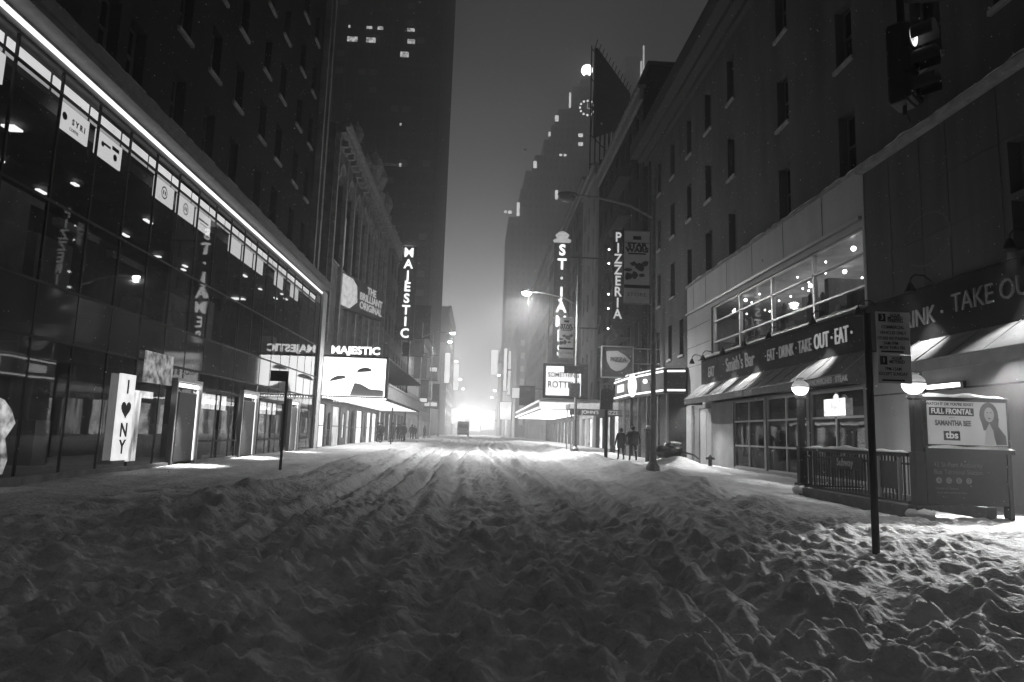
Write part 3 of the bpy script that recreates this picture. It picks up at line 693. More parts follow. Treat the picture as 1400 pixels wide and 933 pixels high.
board('far white billboard glowing at street level on the left', -10.5, -6.8, 4.6, 10.5, 262, E_far)

# ============================================================ RIGHT
RX = 11.5
# corner building (nearest)
cb_ = thing('stone_panel_building', 'near right building of large stone panels above a black fascia', 'building', (RX, 14, .3))
nops = [(12.2, 13.85, 5.85, 7.0), (12.2, 13.85, 7.15, 8.35)]
uops = [(a, a+1.2, z, z+2.2) for a in (10.0, 13.0, 16.0) for z in (11.8, 15.4, 19.0, 22.6)]
mb = facade('x', RX, 9, 19.45, 5.72, 9.8, nops, 1, .3)
facade('x', RX+.2, 9, 19.2, 10.0, 30, uops, 1, .3, mb=mb)
mb.box(RX+.21, RX+14, 9, 9.05, 0, 30); mb.box(RX+.3, RX+14, 19.3, 19.4, 10, 30)
mb.build('wall', panel_stone, cb_)
jt = MB()
for z in (7.05, 8.45): jt.box(RX-.012, RX-.002, 9, 19.45, z-.02, z+.02)
for yy in (15.8, 16.85, 18.2, 14.1): jt.box(RX-.012, RX-.002, yy-.012, yy+.012, 5.75, 9.8)
jt.build('panel_joints', mat('joint line', .05), cb_)
for o in nops+uops: window('x', RX if o in nops else RX+.2, *o, 1, cb_, .3, sill=o in uops)
MB().box(RX-.25, RX+.3, 9, 19.5, 9.8, 9.98).build('ledge', stone_trim, cb_)
MB().cap(RX-.24, RX+.18, 9, 19.5, 9.983, 10.06).build('snow_cap', snow_cap, cb_)
ring = MB()
for k in range(28):
    a0, a1 = 2*math.pi*k/36+.6, 2*math.pi*(k+1)/36+.6
    ring.add([(RX-.016, 16.7+.95*math.cos(a0), 6.95+.7*math.sin(a0)), (RX-.016, 16.7+.95*math.cos(a1), 6.95+.7*math.sin(a1)), (RX-.016, 16.7+.90*math.cos(a1), 6.95+.66*math.sin(a1)), (RX-.016, 16.7+.90*math.cos(a0), 6.95+.66*math.sin(a0))], [(0, 1, 2, 3)])
ring.build('round_emblem', mat('emblem line', .09), cb_)
cl_ = MB()
for (yy, zz_) in ((17.0, 10.9), (14.7, 12.6)):
    cl_.ball((RX+.1, yy, zz_), .16, .22, .14, 8, jit=.3)
cl_.build('wall_vent', black, cb_)
# near fascia with lettering, black
fa = MB(); fa.box(RX-.12, RX, 9, 19.4, 4.3, 5.65); fa.build('fascia', facade_black, cb_)
lt = em('fascia letters near', 1, .06)
text('TAKE OUT', .66, (RX-.14, 14.35, 5.03), (0, -1, 0), UP, em('fascia letters grey', 1, .015), cb_, 'lettering', .02, .85, -.004)
text('· DRINK ·', .66, (RX-.14, 17.15, 4.90), (0, -1, 0), UP, lt, cb_, 'lettering', .02, .85, -.004)
# lower wall, wide smooth panel zone behind the subway entrance
MB().box(RX-.02, RX+.2, 9, 19.4, .1, 4.29).build('ground_wall', mat('ground floor panels', .33, .6, noise=.15, nscale=1.5, stretch=(1, 1, .2)), cb_)
MB().box(RX-.06, RX-.022, 9, 19.4, 3.0, 3.04).box(RX-.06, RX-.022, 13.6, 13.7, .1, 3.9).box(RX-.06, RX-.022, 17.2, 17.24, .1, 3.0).build('wall_trim', dark, cb_)
# near awning
def awning(y0, y1, parent, zt=4.40, zb=3.60, x1=10.45, val=.26, mm=None, label=None):
    a = MB(); n = 1
    a.add([(RX-.1, y0, zt), (RX-.1, y1, zt), (x1, y1, zb), (x1, y0, zb)], [(0, 1, 2, 3)])
    a.add([(x1, y0, zb), (x1, y1, zb), (x1, y1, zb-val), (x1, y0, zb-val)], [(0, 1, 2, 3)])
    a.add([(RX-.1, y0, zt), (x1, y0, zb), (x1, y0, zb-val), (RX-.1, y0, zb-val)], [(0, 1, 2, 3)])
    a.add([(RX-.1, y1, zt), (x1, y1, zb), (x1, y1, zb-val), (RX-.1, y1, zb-val)], [(0, 1, 2, 3)])
    o = a.build('awning', mm or cloth_dark, parent)
    r_ = MB()
    k = y0
    while k <= y1+.01: r_.tube((RX-.1, k, zt+.012), (x1, k, zb+.012), .014, n=6); k += (y1-y0)/max(1, round((y1-y0)/1.1))
    r_.tube((x1, y0, zb+.01), (x1, y1, zb+.01), .02, n=6)
    r_.build('awning_ribs', grey, o)
    return o
aw = awning(9.2, 17.0, cb_, 4.32, 3.62, mm=mat('grey awning canvas', .22, .7, noise=.3, nscale=2, bump=.2, bscale=25))
# restaurant building
rs = thing('restaurant_building', 'two storey restaurant with lit upper windows, black fascia and striped awnings', 'building', (RX, 28, .3))
UG = (19.62, 33.2, 5.7, 8.2)
mb = facade('x', RX, 19.5, 37.1, 5.66, 10.0, [UG], 1, .25)
mb.box(RX-.02, RX+.24, 19.46, 19.5, 5.7, 10); mb.box(RX+.01, RX+8, 37.0, 37.1, 0, 10)
mb.box(RX-.001, RX+.3, 33.2, 37.1, 3.4, 5.658)
mb.build('wall', mat('pale metal panels', .40, .55, noise=.15, nscale=1, stretch=(1, 1, .2)), rs)
pj = MB()
for z in (6.55, 7.6, 8.55, 5.5): pj.box(RX-.012, RX-.003, 33.4, 37.1, z-.012, z+.012)
for yy in (22, 25, 28, 31, 34, 36): pj.box(RX-.012, RX-.003, yy-.01, yy+.01, 8.6, 10)
pj.build('panel_joints', mat('joint line', .05), rs)
MB().box(RX-.12, RX+.02, 19.6, 37.1, 8.42, 8.52).build('head_trim', alu, rs)
MB().box(RX-.1, RX+.4, 19.5, 37.1, 10.0, 10.08).build('coping', stone_trim, rs)
MB().cap(RX-.1, RX+.4, 19.55, 37.1, 10.083, 10.17).build('snow_cap', snow_cap, rs)
um = MB()
for yy in (19.66, 22.9, 26.3, 29.7, 33.1): um.box(RX+.08, RX+.22, yy-.06, yy+.06, 5.7, 8.2)
for z in (5.75, 6.4, 7.42, 8.16): um.box(RX+.08, RX+.2, 19.7, 33.1, z-.03, z+.03)
um.build('upper_mullions', alu, rs)
for a, b_ in ((19.72, 22.84), (22.96, 26.24), (26.36, 29.64), (29.76, 33.04)):
    MB().box(RX+.14, RX+.15, a, b_, 5.72, 8.14).build('upper_pane', clearglass, rs)
MB().box(RX+.3, RX+7, 19.5, 37, 5.5, 5.62).box(RX+.3, RX+7, 19.5, 37, 8.35, 8.45).box(RX+7, RX+7.1, 19.5, 37, 0, 8.4).box(RX+.3, RX+7, 19.42, 19.48, 0, 8.4).build('interior_shell', interior_wall, rs)
rb_ = MB()
for k in range(22): rb_.box(RX+random.uniform(1, 6), RX+random.uniform(6.1, 6.5), *(lambda a: (a, a+random.uniform(.1, .4)))(random.uniform(20, 36)), 5.7, 5.7+random.uniform(.8, 2.0))
for k in range(30):
    yy = random.uniform(20, 33); xx = RX+random.uniform(.6, 3); rb_.box(xx, xx+.4, yy, yy+.4, 5.65, 5.65+random.uniform(.5, 1.1))
for k in range(9):
    yy = random.uniform(20.5, 32.5); rb_.lathe((RX+random.uniform(.7, 1.6), yy, 5.6), [(.2, 0), (.24, .5), (.16, .8), (.22, 1.1), (.10, 1.4), (.11, 1.55), (.02, 1.68)], 10)
rb_.build('furniture', furn, rs)
bl_ = MB(); 
for k in range(44):
    yy = 20.1+k*.3+random.uniform(-.15, .15); xx = RX+random.uniform(.6, 4.5); zz_ = 8.3-random.choice((.15, .3, .45))
    bl_.ball((xx, yy, zz_), .04 if k % 4 else .085, n=8)
bl_.ball((RX+.5, 30.5, 6.05), .12, n=8)
bl_.build('pendant_bulbs', em('pendant', 1, 14), rs)
area('restaurant uplight', (RX+2.5, 26, 7.0), 3, 130, (0, 0, 1), 12)
area('restaurant light', (RX+3.2, 24, 8.25), 4, 230, (0, 0, -1), 7)
area('restaurant light', (RX+3.2, 31, 8.25), 4, 230, (0, 0, -1), 5)
MB().box(RX-.12, RX, 19.45, 34.4, 4.35, 5.62).build('fascia', facade_black, rs)
MB().box(RX-.3, RX, 19.45, 34.6, 5.64, 5.70).build('fascia_top', alu, rs)
MB().cap(RX-.3, RX-.02, 19.45, 34.6, 5.703, 5.76).build('snow_cap', snow_cap, rs)
n3 = em('neon word', 1, .38)
text('OUT · EAT ·', .74, (RX-.15, 21.3, 4.98), (0, -1, 0), UP, n3, rs, 'lettering', .02, .62, .0)
text('· EAT · DRINK · TAKE', .66, (RX-.15, 24.6, 4.95), (0, -1, 0), UP, em('fascia letters mid', 1, .12), rs, 'lettering', .02, .62, -.004)
text('Smith\'s Bar', .9, (RX-.15, 29.2, 5.0), (0, -1, 0), (0, .12, 1), em('fascia letters mid', 1, .12), rs, 'script_lettering', .02, .8, .0)
text('EAT', .7, (RX-.15, 32.8, 4.9), (0, -1, 0), UP, em('fascia letters mid', 1, .12), rs, 'lettering', .02, .7, .01)
a1_ = awning(19.2, 34.3, rs)
text('SANDWICHES · STEAK', .25, (10.43, 20.0, 3.47), (0, -1, 0), UP, em('valance print', 1, .12), a1_, 'lettering', .004, .95, .004)
text('STEAKS · CHOPS', .25, (10.43, 26.5, 3.47), (0, -1, 0), UP, em('valance print', 1, .12), a1_, 'lettering', .004, .95, .004)
sg_ops = [(19.9, 23.3, .45, 3.35), (23.5, 26.9, .45, 3.35), (27.1, 30.4, .45, 3.35), (33.3, 35.2, .15, 3.2)]
mb = facade('x', RX, 19.45, 37.1, .05, 3.399, sg_ops, 1, .25); mb.build('ground_wall', mat('grey cladding', .22, .6, noise=.2, nscale=1.5), rs)
gm = MB()
for (a, b_, z0, z1) in sg_ops[:3]:
    for yy in (a+.04, (a+b_)/2, b_-.04): gm.box(RX+.05, RX+.15, yy-.04, yy+.04, z0, z1)
    for z in (z0+.04, 1.4, 2.45, z1-.04): gm.box(RX+.05, RX+.14, a, b_, z-.035, z+.035)
    MB().box(RX+.1, RX+.11, a, b_, z0, z1).build('ground_pane', glass('cafe glass', .6, 1.5, .03, wav=.1), rs)
gm.build('ground_mullions', alu, rs)
MB().box(RX+.06, RX+.12, 33.32, 34.2, .2, 3.18).box(RX+.06, RX+.12, 34.25, 35.18, .2, 3.18).build('door', mat('pale door', .55, .5, noise=.1), rs)
MB().box(RX-.14, RX-.002, 36.0, 36.9, .1, 3.4).build('pale_panel', mat('pale door', .55), rs)
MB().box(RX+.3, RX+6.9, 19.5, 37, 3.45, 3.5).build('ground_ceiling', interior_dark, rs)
fr2 = MB()
for k in range(26):
    yy = random.uniform(20, 33); xx = RX+random.uniform(.8, 5); fr2.box(xx, xx+random.uniform(.3, 1.2), yy, yy+random.uniform(.3, 1), .2, random.uniform(.9, 2.1))
fr2.build('tables', furn, rs)
area('cafe light', (RX+3, 25, 3.35), 3, 16, (0, 0, -1), 9)
ws = thing('window_menu_sign', 'small bright white menu sign inside the cafe window beside the globe lamp', 'sign', (RX-.03, 21.6, 2.5))
MB().box(RX-.03, RX-.01, 20.9, 22.2, 2.5, 3.05).build('panel', em('menu glow', 1, 1.8, noise=.35, nscale=5), ws)
MB().ball((RX-.04, 21.4, 3.08), .02, .16, .12, 10).build('emblem', E_white, ws)
# entry light
spot('entry light', (10.6, 33.8, 3.3), 1900, (-.35, -.75, -1), 88, .5, .1)
# gooseneck lamps over both fascias
gl0 = None
gn = [(16.5, 5.75, 1.0), (13.2, 5.95, 1.0), (18.9, 5.55, .0), (21.6, 5.72, 1.3), (25.0, 5.72, .0), (27.4, 5.72, 1.5), (29.9, 5.72, 1.2), (32.6, 5.72, 1.2), (34.3, 5.72, .8)]
whr = ['above the word DRINK', 'above the words TAKE OUT', 'at the seam of the two shops', 'above the word EAT beside the corner seam', 'above the middle of the restaurant fascia', 'above the longest lit awning patch', 'above the script word', 'above the second awning patch from the far end', 'at the far end of the fascia']
for k, (yy, z_, p_) in enumerate(gn):
    lab = 'black gooseneck lamp '+whr[k]
    if gl0 is None:
        gl0 = thing('gooseneck_lamp', lab, 'lamp', (RX, yy, z_), 'gooseneck lamps over the shop fascias')
        pts = [(RX-.02, yy, z_), (RX-.25, yy, z_+.18), (RX-.5, yy, z_+.2), (RX-.62, yy, z_+.08), (RX-.64, yy, z_-.05)]
        MB().path(pts, .018).build('arm', black, gl0)
        MB().lathe((RX-.64, yy, z_-.27), [(.13, 0), (.14, .03), (.09, .15), (.05, .24)], 12).build('lamp_shade', black, gl0)
    else: dup(gl0, (RX, yy, z_), lab)
    if p_: spot('gooseneck light', (RX-.66, yy, z_-.3), 620*p_, (.04, .0, -1), 74, .7, .03)

# stucco building above
sb = thing('stucco_building', 'grey stucco building with small square windows and a heavy dark cornice', 'building', (RX+.3, 32, 10))
SX = RX+.3
wins = []
for c_, hw in ((20.8, .5), (25.4, .5), (31.0, .45), (34.3, .5), (37.6, .4), (41.0, .45), (44.2, .4)):
    for z0, z1 in ((10.3, 12.5), (14.2, 16.3), (18.1, 20.4)):
        wins.append((c_-hw, c_+hw, z0, z1))
wins += [(a-.4, a+.4, 6.5, 8.6) for a in (39.2, 41.6, 44.4)]
mb = facade('x', SX, 19.4, 37.12, 10.02, 22, [w for w in wins if w[0] < 36 and w[2] > 10], 1, .3); facade('x', SX, 37.12, 47.4, 5.6, 22, [w for w in wins if w[0] > 36], 1, .3, mb=mb); mb.box(SX+.01, SX+14, 47.3, 47.4, 0, 22); mb.box(SX+.01, SX+14, 19.4, 19.45, 10.2, 22)
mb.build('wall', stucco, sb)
for w_ in wins: window('x', SX, *w_, 1, sb, .3)
MB().box(SX-.25, SX+.4, 19.4, 47.6, 21.4, 21.7).box(SX-.7, SX+.4, 19.4, 47.7, 21.7, 22.0).box(SX-1.25, SX+.4, 19.4, 47.8, 22.0, 23.0).build('cornice', mat('dark cornice', .04, .7), sb)
MB().cap(SX-1.2, SX+.4, 19.4, 47.8, 23.003, 23.1).build('snow_cap', snow_cap, sb)
MB().tube((SX-.08, 46.6, 5.8), (SX-.08, 46.6, 21.4), .08).build('drain_pipe', dark, sb)

# bay fronted bar with lit lines
bb = thing('bar_front', 'dark glazed bar front with two glowing horizontal tube lines on its bay', 'storefront', (10.6, 43, .4))
path_ = [(11.45, 37.2), (10.55, 37.6), (9.75, 43.2), (9.75, 47.2)]
def wallpath(mbx, z0, z1, off=0, th_=.08):
    for (a, b_) in zip(path_[:-1], path_[1:]):
        A_ = Vector((a[0], a[1], z0)); B_ = Vector((b_[0], b_[1], z0)); d_ = (B_-A_).normalized(); n_ = Vector((-d_.y, d_.x, 0))
        if n_.x > 0 and abs(n_.x) > .2: n_ = -n_
        if abs(n_.x) <= .2 and n_.y > 0: n_ = -n_
        A2, B2 = A_+n_*off, B_+n_*off
        mbx.prism([A2, B2, B2+Vector((0, 0, z1-z0)), A2+Vector((0, 0, z1-z0))], tuple(-n_*th_))
m1 = MB(); wallpath(m1, .3, 4.1); m1.build('glazing', mat('dark bar glass', .03, .12, spec=.6, noise=.3, nscale=2), bb)
m2 = MB(); wallpath(m2, 4.1, 5.5, .25, .3); m2.build('canopy_band', mat('bar fascia', .05, .4), bb)
m3 = MB(); wallpath(m3, 4.22, 4.32, .33, .05); wallpath(m3, 5.28, 5.38, .33, .05); m3.build('tube_lines', em('tube lines', 1, 2.6), bb)
m4 = MB(); wallpath(m4, 5.503, 5.58, .25, 1.0); m4.build('snow_cap', snow_cap, bb)
mm_ = MB()
for (x_, y_) in ((10.55, 37.6), (10.4, 38.9), (10.15, 40.4), (9.95, 41.8), (9.75, 43.2), (9.75, 45.2)): mm_.box(x_-.1, x_+.02, y_-.05, y_+.05, .3, 4.1)
mm_.build('mullions', mat('bar mullion', .2, .4), bb)
MB().box(9.38, 9.45, 44.0, 45.9, 4.55, 5.05).build('lit_name_panel', E_white, bb)
ov = thing('oval_sign', 'bright white oval sign hanging on the bar front beside the light pole', 'sign', (9.2, 42.0, 4.7))
MB().ball((9.35, 41.2, 4.75), .28, .07, .72, 16).build('oval_panel', em('oval glow', 1, 2.2), ov, smooth=True)
MB().tube((9.5, 41.2, 5.35), (10.1, 41.4, 5.35), .03).build('bracket', dark, ov)
bo = thing('round_wall_lamp', 'small round glowing lamp on the bar front right of the light pole', 'lamp', (9.8, 39.9, 4.9))
MB().ball((9.75, 39.6, 4.9), .14, n=10).build('globe', em('small globe', 1, 3), bo, smooth=True)
MB().tube((9.85, 39.6, 4.9), (10.2, 39.7, 4.9), .03).build('bracket', dark, bo)

# further right row
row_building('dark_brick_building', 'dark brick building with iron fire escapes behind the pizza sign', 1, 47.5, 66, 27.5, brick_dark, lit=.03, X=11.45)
row_building('pale_streetlit_building', 'narrow building in pale stone that paints in its streetlit side', 1, 66.1, 75, 29, limestone, X=11.2, gap=3, ww=1.0)  # pale stone tone puts the streetlight on this wall into the colour
row_building('brown_brick_building', 'long brown brick building above the far lit canopy on the right', 1, 75.1, 115, 31, brick_mid, X=11.5, lit=.02)
row_building('hazy_stone_building', 'hazy stone block furthest of the right row before the stepped tower', 1, 115.1, 165, 34, limestone, X=11.5, gap=4, ww=1.6, lit=.04)
# fire escapes
fe0 = thing('fire_escape', 'iron fire escape on the dark brick building behind the pizza sign', 'fire escape', (11.4, 56, 8))
def fire_escape(root, X, y0, y1, zs):
    f = MB(); s_ = MB()
    for z in zs:
        f.box(X-1.0, X-.02, y0, y1, z-.05, z); 
        for zz2 in (z+.5, z+.95): f.box(X-1.0, X-.97, y0, y1, zz2, zz2+.03); f.box(X-1.0, X, y0, y0+.03, zz2, zz2+.03); f.box(X-1, X, y1-.03, y1, zz2, zz2+.03)
        k = y0
        while k < y1: f.box(X-1.0, X-.98, k, k+.02, z, z+.95); k += .35
    for a, b_ in zip(zs[:-1], zs[1:]):
        for xx in (X-.9, X-.4): s_.tube((xx, y0+.5, a), (xx, y1-.8, b_), .035, n=6)
    f.build('landing', dark, root); s_.build('stair', dark, root)
fire_escape(fe0, 11.43, 51, 57, [6, 9.2, 12.4, 15.6, 18.8, 22])
fe1 = thing('fire_escape', 'iron fire escape on the long brown brick building near the stepped tower', 'fire escape', (11.4, 92, 8))
fire_escape(fe1, 11.48, 90, 96, [12, 15.2, 18.4, 21.6, 24.8])

# billboard frame on the roof
rf = thing('rooftop_billboard', 'black rooftop billboard seen from behind against the night sky', 'billboard', (15, 80, 30))
a = Vector((12.2, 75, 0)); d_ = Vector((6.2, 10, 0))
MB().prism([a+Vector((0, 0, 36)), a+d_+Vector((0, 0, 42.5)), a+d_+Vector((0, 0, 47)), a+Vector((0, 0, 47.2))], (.3, -.2, 0)).build('panel', black, rf)
fm = MB()
for k in range(9):
    p = a+d_*(k/8)+Vector((-.3, .2, 0)); fm.tube(p+Vector((0, 0, 31)), p+Vector((0, 0, 47.6)), .08, n=6)
    if k: q = a+d_*((k-1)/8)+Vector((-.3, .2, 0)); fm.tube(q+Vector((0, 0, 35)), p+Vector((0, 0, 47.4)), .06, n=6)
for k in range(12):
    p = a+d_*(k/11); fm.tube(p+Vector((0, 0, 47.0)), p+Vector((.3, -.5, 48.0)), .06, n=6)
for z in (33, 36.5, 40, 43.5, 47.3): fm.tube(a+Vector((-.3, .2, z)), a+d_+Vector((-.3, .2, z)), .07, n=6)
fm.build('steel_frame', black, rf)
MB().box(12.2, 22, 70, 88, 29.4, 31.3).build('roof_base', dark, rf)
rh = thing('rooftop_water_house', 'dark flat roofed penthouse on the right roofs below the billboard', 'penthouse', (15, 53, 28))
MB().box(12.3, 18, 49, 55, 27.4, 30.2).build('wall', brick_dark, rh); MB().box(12.1, 18.2, 48.8, 55.2, 30.2, 30.5).build('roof', dark, rh)

# stepped tower with clock and globe
pt = thing('stepped_tower', 'huge stepped stone tower with a lit clock and a glowing globe on top', 'tower', (44, 310, 0))
steps = [(9.4, 40), (10.4, 96.4), (15.3, 109.7), (17.3, 118.6), (21.4, 126.3), (25.4, 134.1), (28.9, 141.6), (31.7, 149.7), (37.7, 161.5)]
AX = 44.2; zp = 0
mb = MB()
for i, (xl, zt) in enumerate(steps):
    hw = AX-xl; dd = 290+i*.6
    mb.box(xl, AX+hw, dd, 335-i*1.2+(-2*i), zp, zt); zp = zt
mb.build('tower_shaft', mat('tower stone', .20, .85, noise=.2, nscale=.2), pt)
wn_ = MB()
for i, (xl, zt) in enumerate(steps[1:]):
    z0_ = steps[i][1]; 
    x_ = xl+1.5
    while x_ < 2*AX-xl-1.5:
        zz2 = z0_+1.2
        while zz2 < zt-1.5: wn_.box(x_, x_+1.1, 289.9+(i+1)*.6, 289.97+(i+1)*.6, zz2, zz2+1.7); zz2 += 3.6
        x_ += 2.6
wn_.build('window_grid', mat('far window', .10, .5), pt)['kind'] = 'stuff'
cf = MB()
for k in range(12):
    t0 = 2*math.pi*k/12; cf.ball((44.2+3.4*math.cos(t0), 288.5, 148+3.4*math.sin(t0)), .5, n=8)
cf.build('clock_marks', em('clock marks', 1, 2.2), pt)
MB().prism([(44.2+2.9*math.cos(2*math.pi*k/24), 288.9, 148+2.9*math.sin(2*math.pi*k/24)) for k in range(24)], (0, .5, 0)).build('clock_face', dark, pt)
MB().box(44.05, 44.35, 288.6, 288.8, 148, 150.4).box(44.2, 46, 288.6, 288.8, 147.85, 148.15).build('clock_hands', em('clock hands', 1, 1), pt)
MB().ball((44.2, 292, 168), 2.6, n=20).build('globe', em('globe glow', 1, 9), pt, smooth=True)
MB().lathe((44.2, 292, 161.5), [(3, 0), (2.6, 2), (1.2, 3), (1.0, 4.2)], 12).build('globe_stand', MATS['tower stone'], pt)
for (x_, z_, w_, h_) in [(36.3, 151.6, .9, 7), (30.5, 142.6, 1.6, 2.6), (27.4, 135, .9, 2), (21.3, 120.4, 1.5, 3), (31.2, 107, 1.2, 4), (14.4, 99.5, 1.2, 6), (41.4, 135.2, 2, 1.4), (41.5, 131.1, 2, 1.4), (32.7, 125.5, 1.2, .8), (34.6, 125.5, 1.2, .8), (10.8, 98.0, 1.5, 1.1), (8.9, 98.0, 1, .9)]:
    MB().box(x_-w_/2, x_+w_/2, 288.9, 289.5, z_-h_/2, z_+h_/2).build('floodlight', em('flood glow', 1, 1.6), pt)
sp_ = thing('distant_spire', 'slim distant tower top with a lit edge above the right cornice', 'tower', (66, 300, 0))
MB().box(62, 74, 300, 312, 0, 172).box(64, 72, 302, 310, 172, 182).build('tower_shaft', mat('tower stone'), sp_)
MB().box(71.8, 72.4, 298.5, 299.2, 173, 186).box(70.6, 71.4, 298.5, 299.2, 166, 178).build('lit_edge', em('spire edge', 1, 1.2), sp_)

# far right structures and screens
def far_block(label, x0, x1, y0, y1, z1, m_, name='distant_building'):
    b_ = thing(name, label, 'building', ((x0+x1)/2, y0, 0)); MB().box(x0, x1, y0, y1, 0, z1).build('wall', m_, b_)
    w_ = MB(); z = 4
    while z < z1-3:
        x_ = x0+1
        while x_ < x1-1.2: w_.box(x_, x_+1.0, y0-.06, y0-.01, z, z+1.6); x_ += 2.4
        z += 3.4
    w_.build('window_rows', E_wlit if 'lit' in label else win_dark, b_)
    return b_
far_block('hazy lit block at the end of the left side', -22, -10.5, 262, 300, 26, limestone)
far_block('hazy lit block at the end of the right side', 9.6, 25, 176, 270, 30, limestone)
def screen(label, x0, x1, z0, z1, y_, s_=None):
    b_ = thing('lit_billboard', label, 'billboard', ((x0+x1)/2, y_, z0), 'far lit billboards')
    MB().box(x0, x1, y_, y_+.4, z0, z1).build('screen', s_ or E_far, b_); MB().box(x0-.15, x1+.15, y_+.42, y_+.6, z0-.15, z1+.15).build('frame', dark, b_)
    s2 = 1 if x0 > 0 else -1
    MB().box(x1-.1 if s2 > 0 else x0, x1+3 if s2 > 0 else x0-3, y_+.45, y_+.75, (z0+z1)/2-.2, (z0+z1)/2+.2).build('bracket', dark, b_)
screen('tall far billboard high on the right end of the street', 4.2, 6.6, 23, 32, 250)
screen('narrow far shining sign column on the right', 7.2, 8.0, 14, 26.5, 200)
screen('twin of the narrow column, dimmer and nearer the wall', 8.6, 9.3, 13, 26, 202, em('dim screen', 1, 1.2, noise=.4))
screen('bright white far billboard low on the right', 6.2, 9.4, 5.5, 10.3, 190)
screen('small far billboard above the low right one', 8.4, 10.4, 10.5, 13, 170, em('dim screen', 1, 1.2))
screen('broad far screen beside the bus at the end of the street', -9.5, -5.2, 3.2, 9, 300)
screen('far screen right of the bus at the end of the street', 2, 8, 3.0, 12, 320)
screen('wide low far screen closing the street behind the bus', -4.5, 1.5, 2.4, 7, 340, em('bright screen', 1, 2.2))
screen('slim far screen high on the left end of the street', -9.5, -7.6, 17, 27, 255)
for k, (x_, y_, z_, p_) in enumerate([(0, 310, 10, 20000), (-4, 262, 9, 13000), (2, 232, 8, 11000), (-5, 205, 8, 7000), (5, 186, 7, 2800), (-6, 172, 6, 3000)]):
    point('square lights', (x_, y_, z_), p_, 3)

# St James theatre: vertical sign, panel and canopy
sj = thing('vertical_theatre_sign', 'tall vertical glowing sign spelling ST. JAMES on the right side', 'sign', (8, 65, 10))
MB().box(6.95, 8.5, 65, 65.3, 8.6, 20.4).build('panel', mat('sign steel', .06, .5), sj)
for i, ch in enumerate('ST·JAMES'):
    text(ch, 1.5, (7.7, 64.93, 19.6-i*1.42), (1, 0, 0), UP, E_neon, sj, 'letter', .06, .95, .03)
MB().lathe((7.7, 65.15, 20.4), [(.75, 0), (.9, .25), (.5, .5), (.7, .8), (.35, 1.1), (.05, 1.2)], 14).build('crown', em('crown glow', 1, .6), sj)
MB().tube((8.5, 65.15, 19), (11.4, 65.15, 19), .07).tube((8.5, 65.15, 12), (11.4, 65.15, 12), .07).build('bracket', dark, sj)
sc = thing('theatre_canopy', 'long brightly lit theatre canopy with a square show board on the right sidewalk', 'marquee', (8.5, 75, 4))
MB().box(5.85, 9.95, 61.9, 62.3, 4.95, 8.1).build('board_frame', dark, sc)
MB().box(6.1, 9.3, 61.84, 61.9, 5.2, 7.85).build('show_board', em('show board glow', 1, 1.9), sc)
gp = mat('mid grey print')
text('SOMETHING', .62, (7.7, 61.82, 7.05), (1, 0, 0), UP, gp, sc, 'lettering', .004, .82, .02)
text('ROTTEN!', .85, (7.7, 61.82, 6.15), (1, 0, 0), UP, gp, sc, 'lettering', .004, .82, .02)
MB().box(5.6, 11.2, 62.35, 100, 3.9, 4.9).build('fascia', mat('canopy fascia', .38, .5, noise=.3, nscale=1.2), sc)
MB().cap(5.6, 11.2, 62.35, 100, 4.903, 5.0).build('snow_cap', snow_cap, sc)
cs = MB()
for k in range(14): cs.box(5.9, 10.9, 62.7+2.65*k, 64.8+2.65*k, 3.85, 3.89)
cs.build('soffit_light', em('canopy soffit', 1, 4.5), sc)
cs2 = MB().box(5.5, 5.58, 62.4, 100, 3.95, 4.15).box(5.5, 5.58, 62.4, 100, 4.6, 4.75); cs2.box(5.6, 9, 62.26, 62.33, 3.95, 4.6); cs2.build('edge_light', em('canopy edge', 1, 1.6), sc)
# pizza restaurant
jc = thing('pizza_canopy', 'grey canopy with a dark lettered valance behind the two walkers', 'canopy', (8.8, 49, 3))
MB().prism([(6.5, 48, 3.5), (11.35, 48, 3.5), (11.35, 48, 4.1), (11.0, 48, 4.1), (6.5, 48, 3.85)], (0, 2.5, 0)).build('roof', mat('grey canopy canvas', .42, .7, noise=.15), jc)
MB().box(6.45, 11.3, 47.93, 47.99, 3.05, 3.5).build('valance', mat('dark valance', .03, .6), jc)
text("JOHN'S", .34, (7.9, 47.92, 3.27), (1, 0, 0), UP, mat('white print', .7), jc, 'lettering', .004, 1.1)
text("PIZZERIA", .34, (9.7, 47.92, 3.27), (1, 0, 0), UP, mat('white print', .7), jc, 'lettering', .004, 1.1)
MB().tube((6.6, 48.1, .5), (6.6, 48.1, 3.5), .05).tube((6.6, 50.4, .5), (6.6, 50.4, 3.5), .05).build('post', steel, jc)
spot('canopy light', (9.5, 49.2, 3.4), 500, (0, -.2, -1), 120, .6, .2)
pz = thing('vertical_pizza_sign', 'narrow black vertical sign spelling PIZZERIA beside the pole banner', 'sign', (9.4, 46, 9.6))
MB().box(9.0, 9.75, 46, 46.25, 8.9, 16.0).build('panel', black, pz)
MB().lathe((9.37, 46.12, 8.4), [(.05, 0), (.35, .25), (.4, .5)], 10).build('finial', black, pz)
for i, ch in enumerate('PIZZERIA'): text(ch, .95, (9.37, 45.97, 15.45-i*.78), (1, 0, 0), UP, em('pizza letters', 1, .8), pz, 'letter', .03, .9, .015)
MB().tube((9.7, 46.1, 15), (11.7, 46.1, 15), .05).tube((9.7, 46.1, 10), (11.7, 46.1, 10), .05).build('bracket', dark, pz)
bu_ = MB()
for z in (14.6, 13.6, 11.4, 10.4, 9.0): bu_.ball((8.75, 46.1, z), .07, n=6)
bu_.build('side_bulbs', E_bulb, pz)
sq = thing('square_hanging_sign', 'square dark framed hanging sign with a pale pointed oval', 'sign', (9, 44, 5.5))
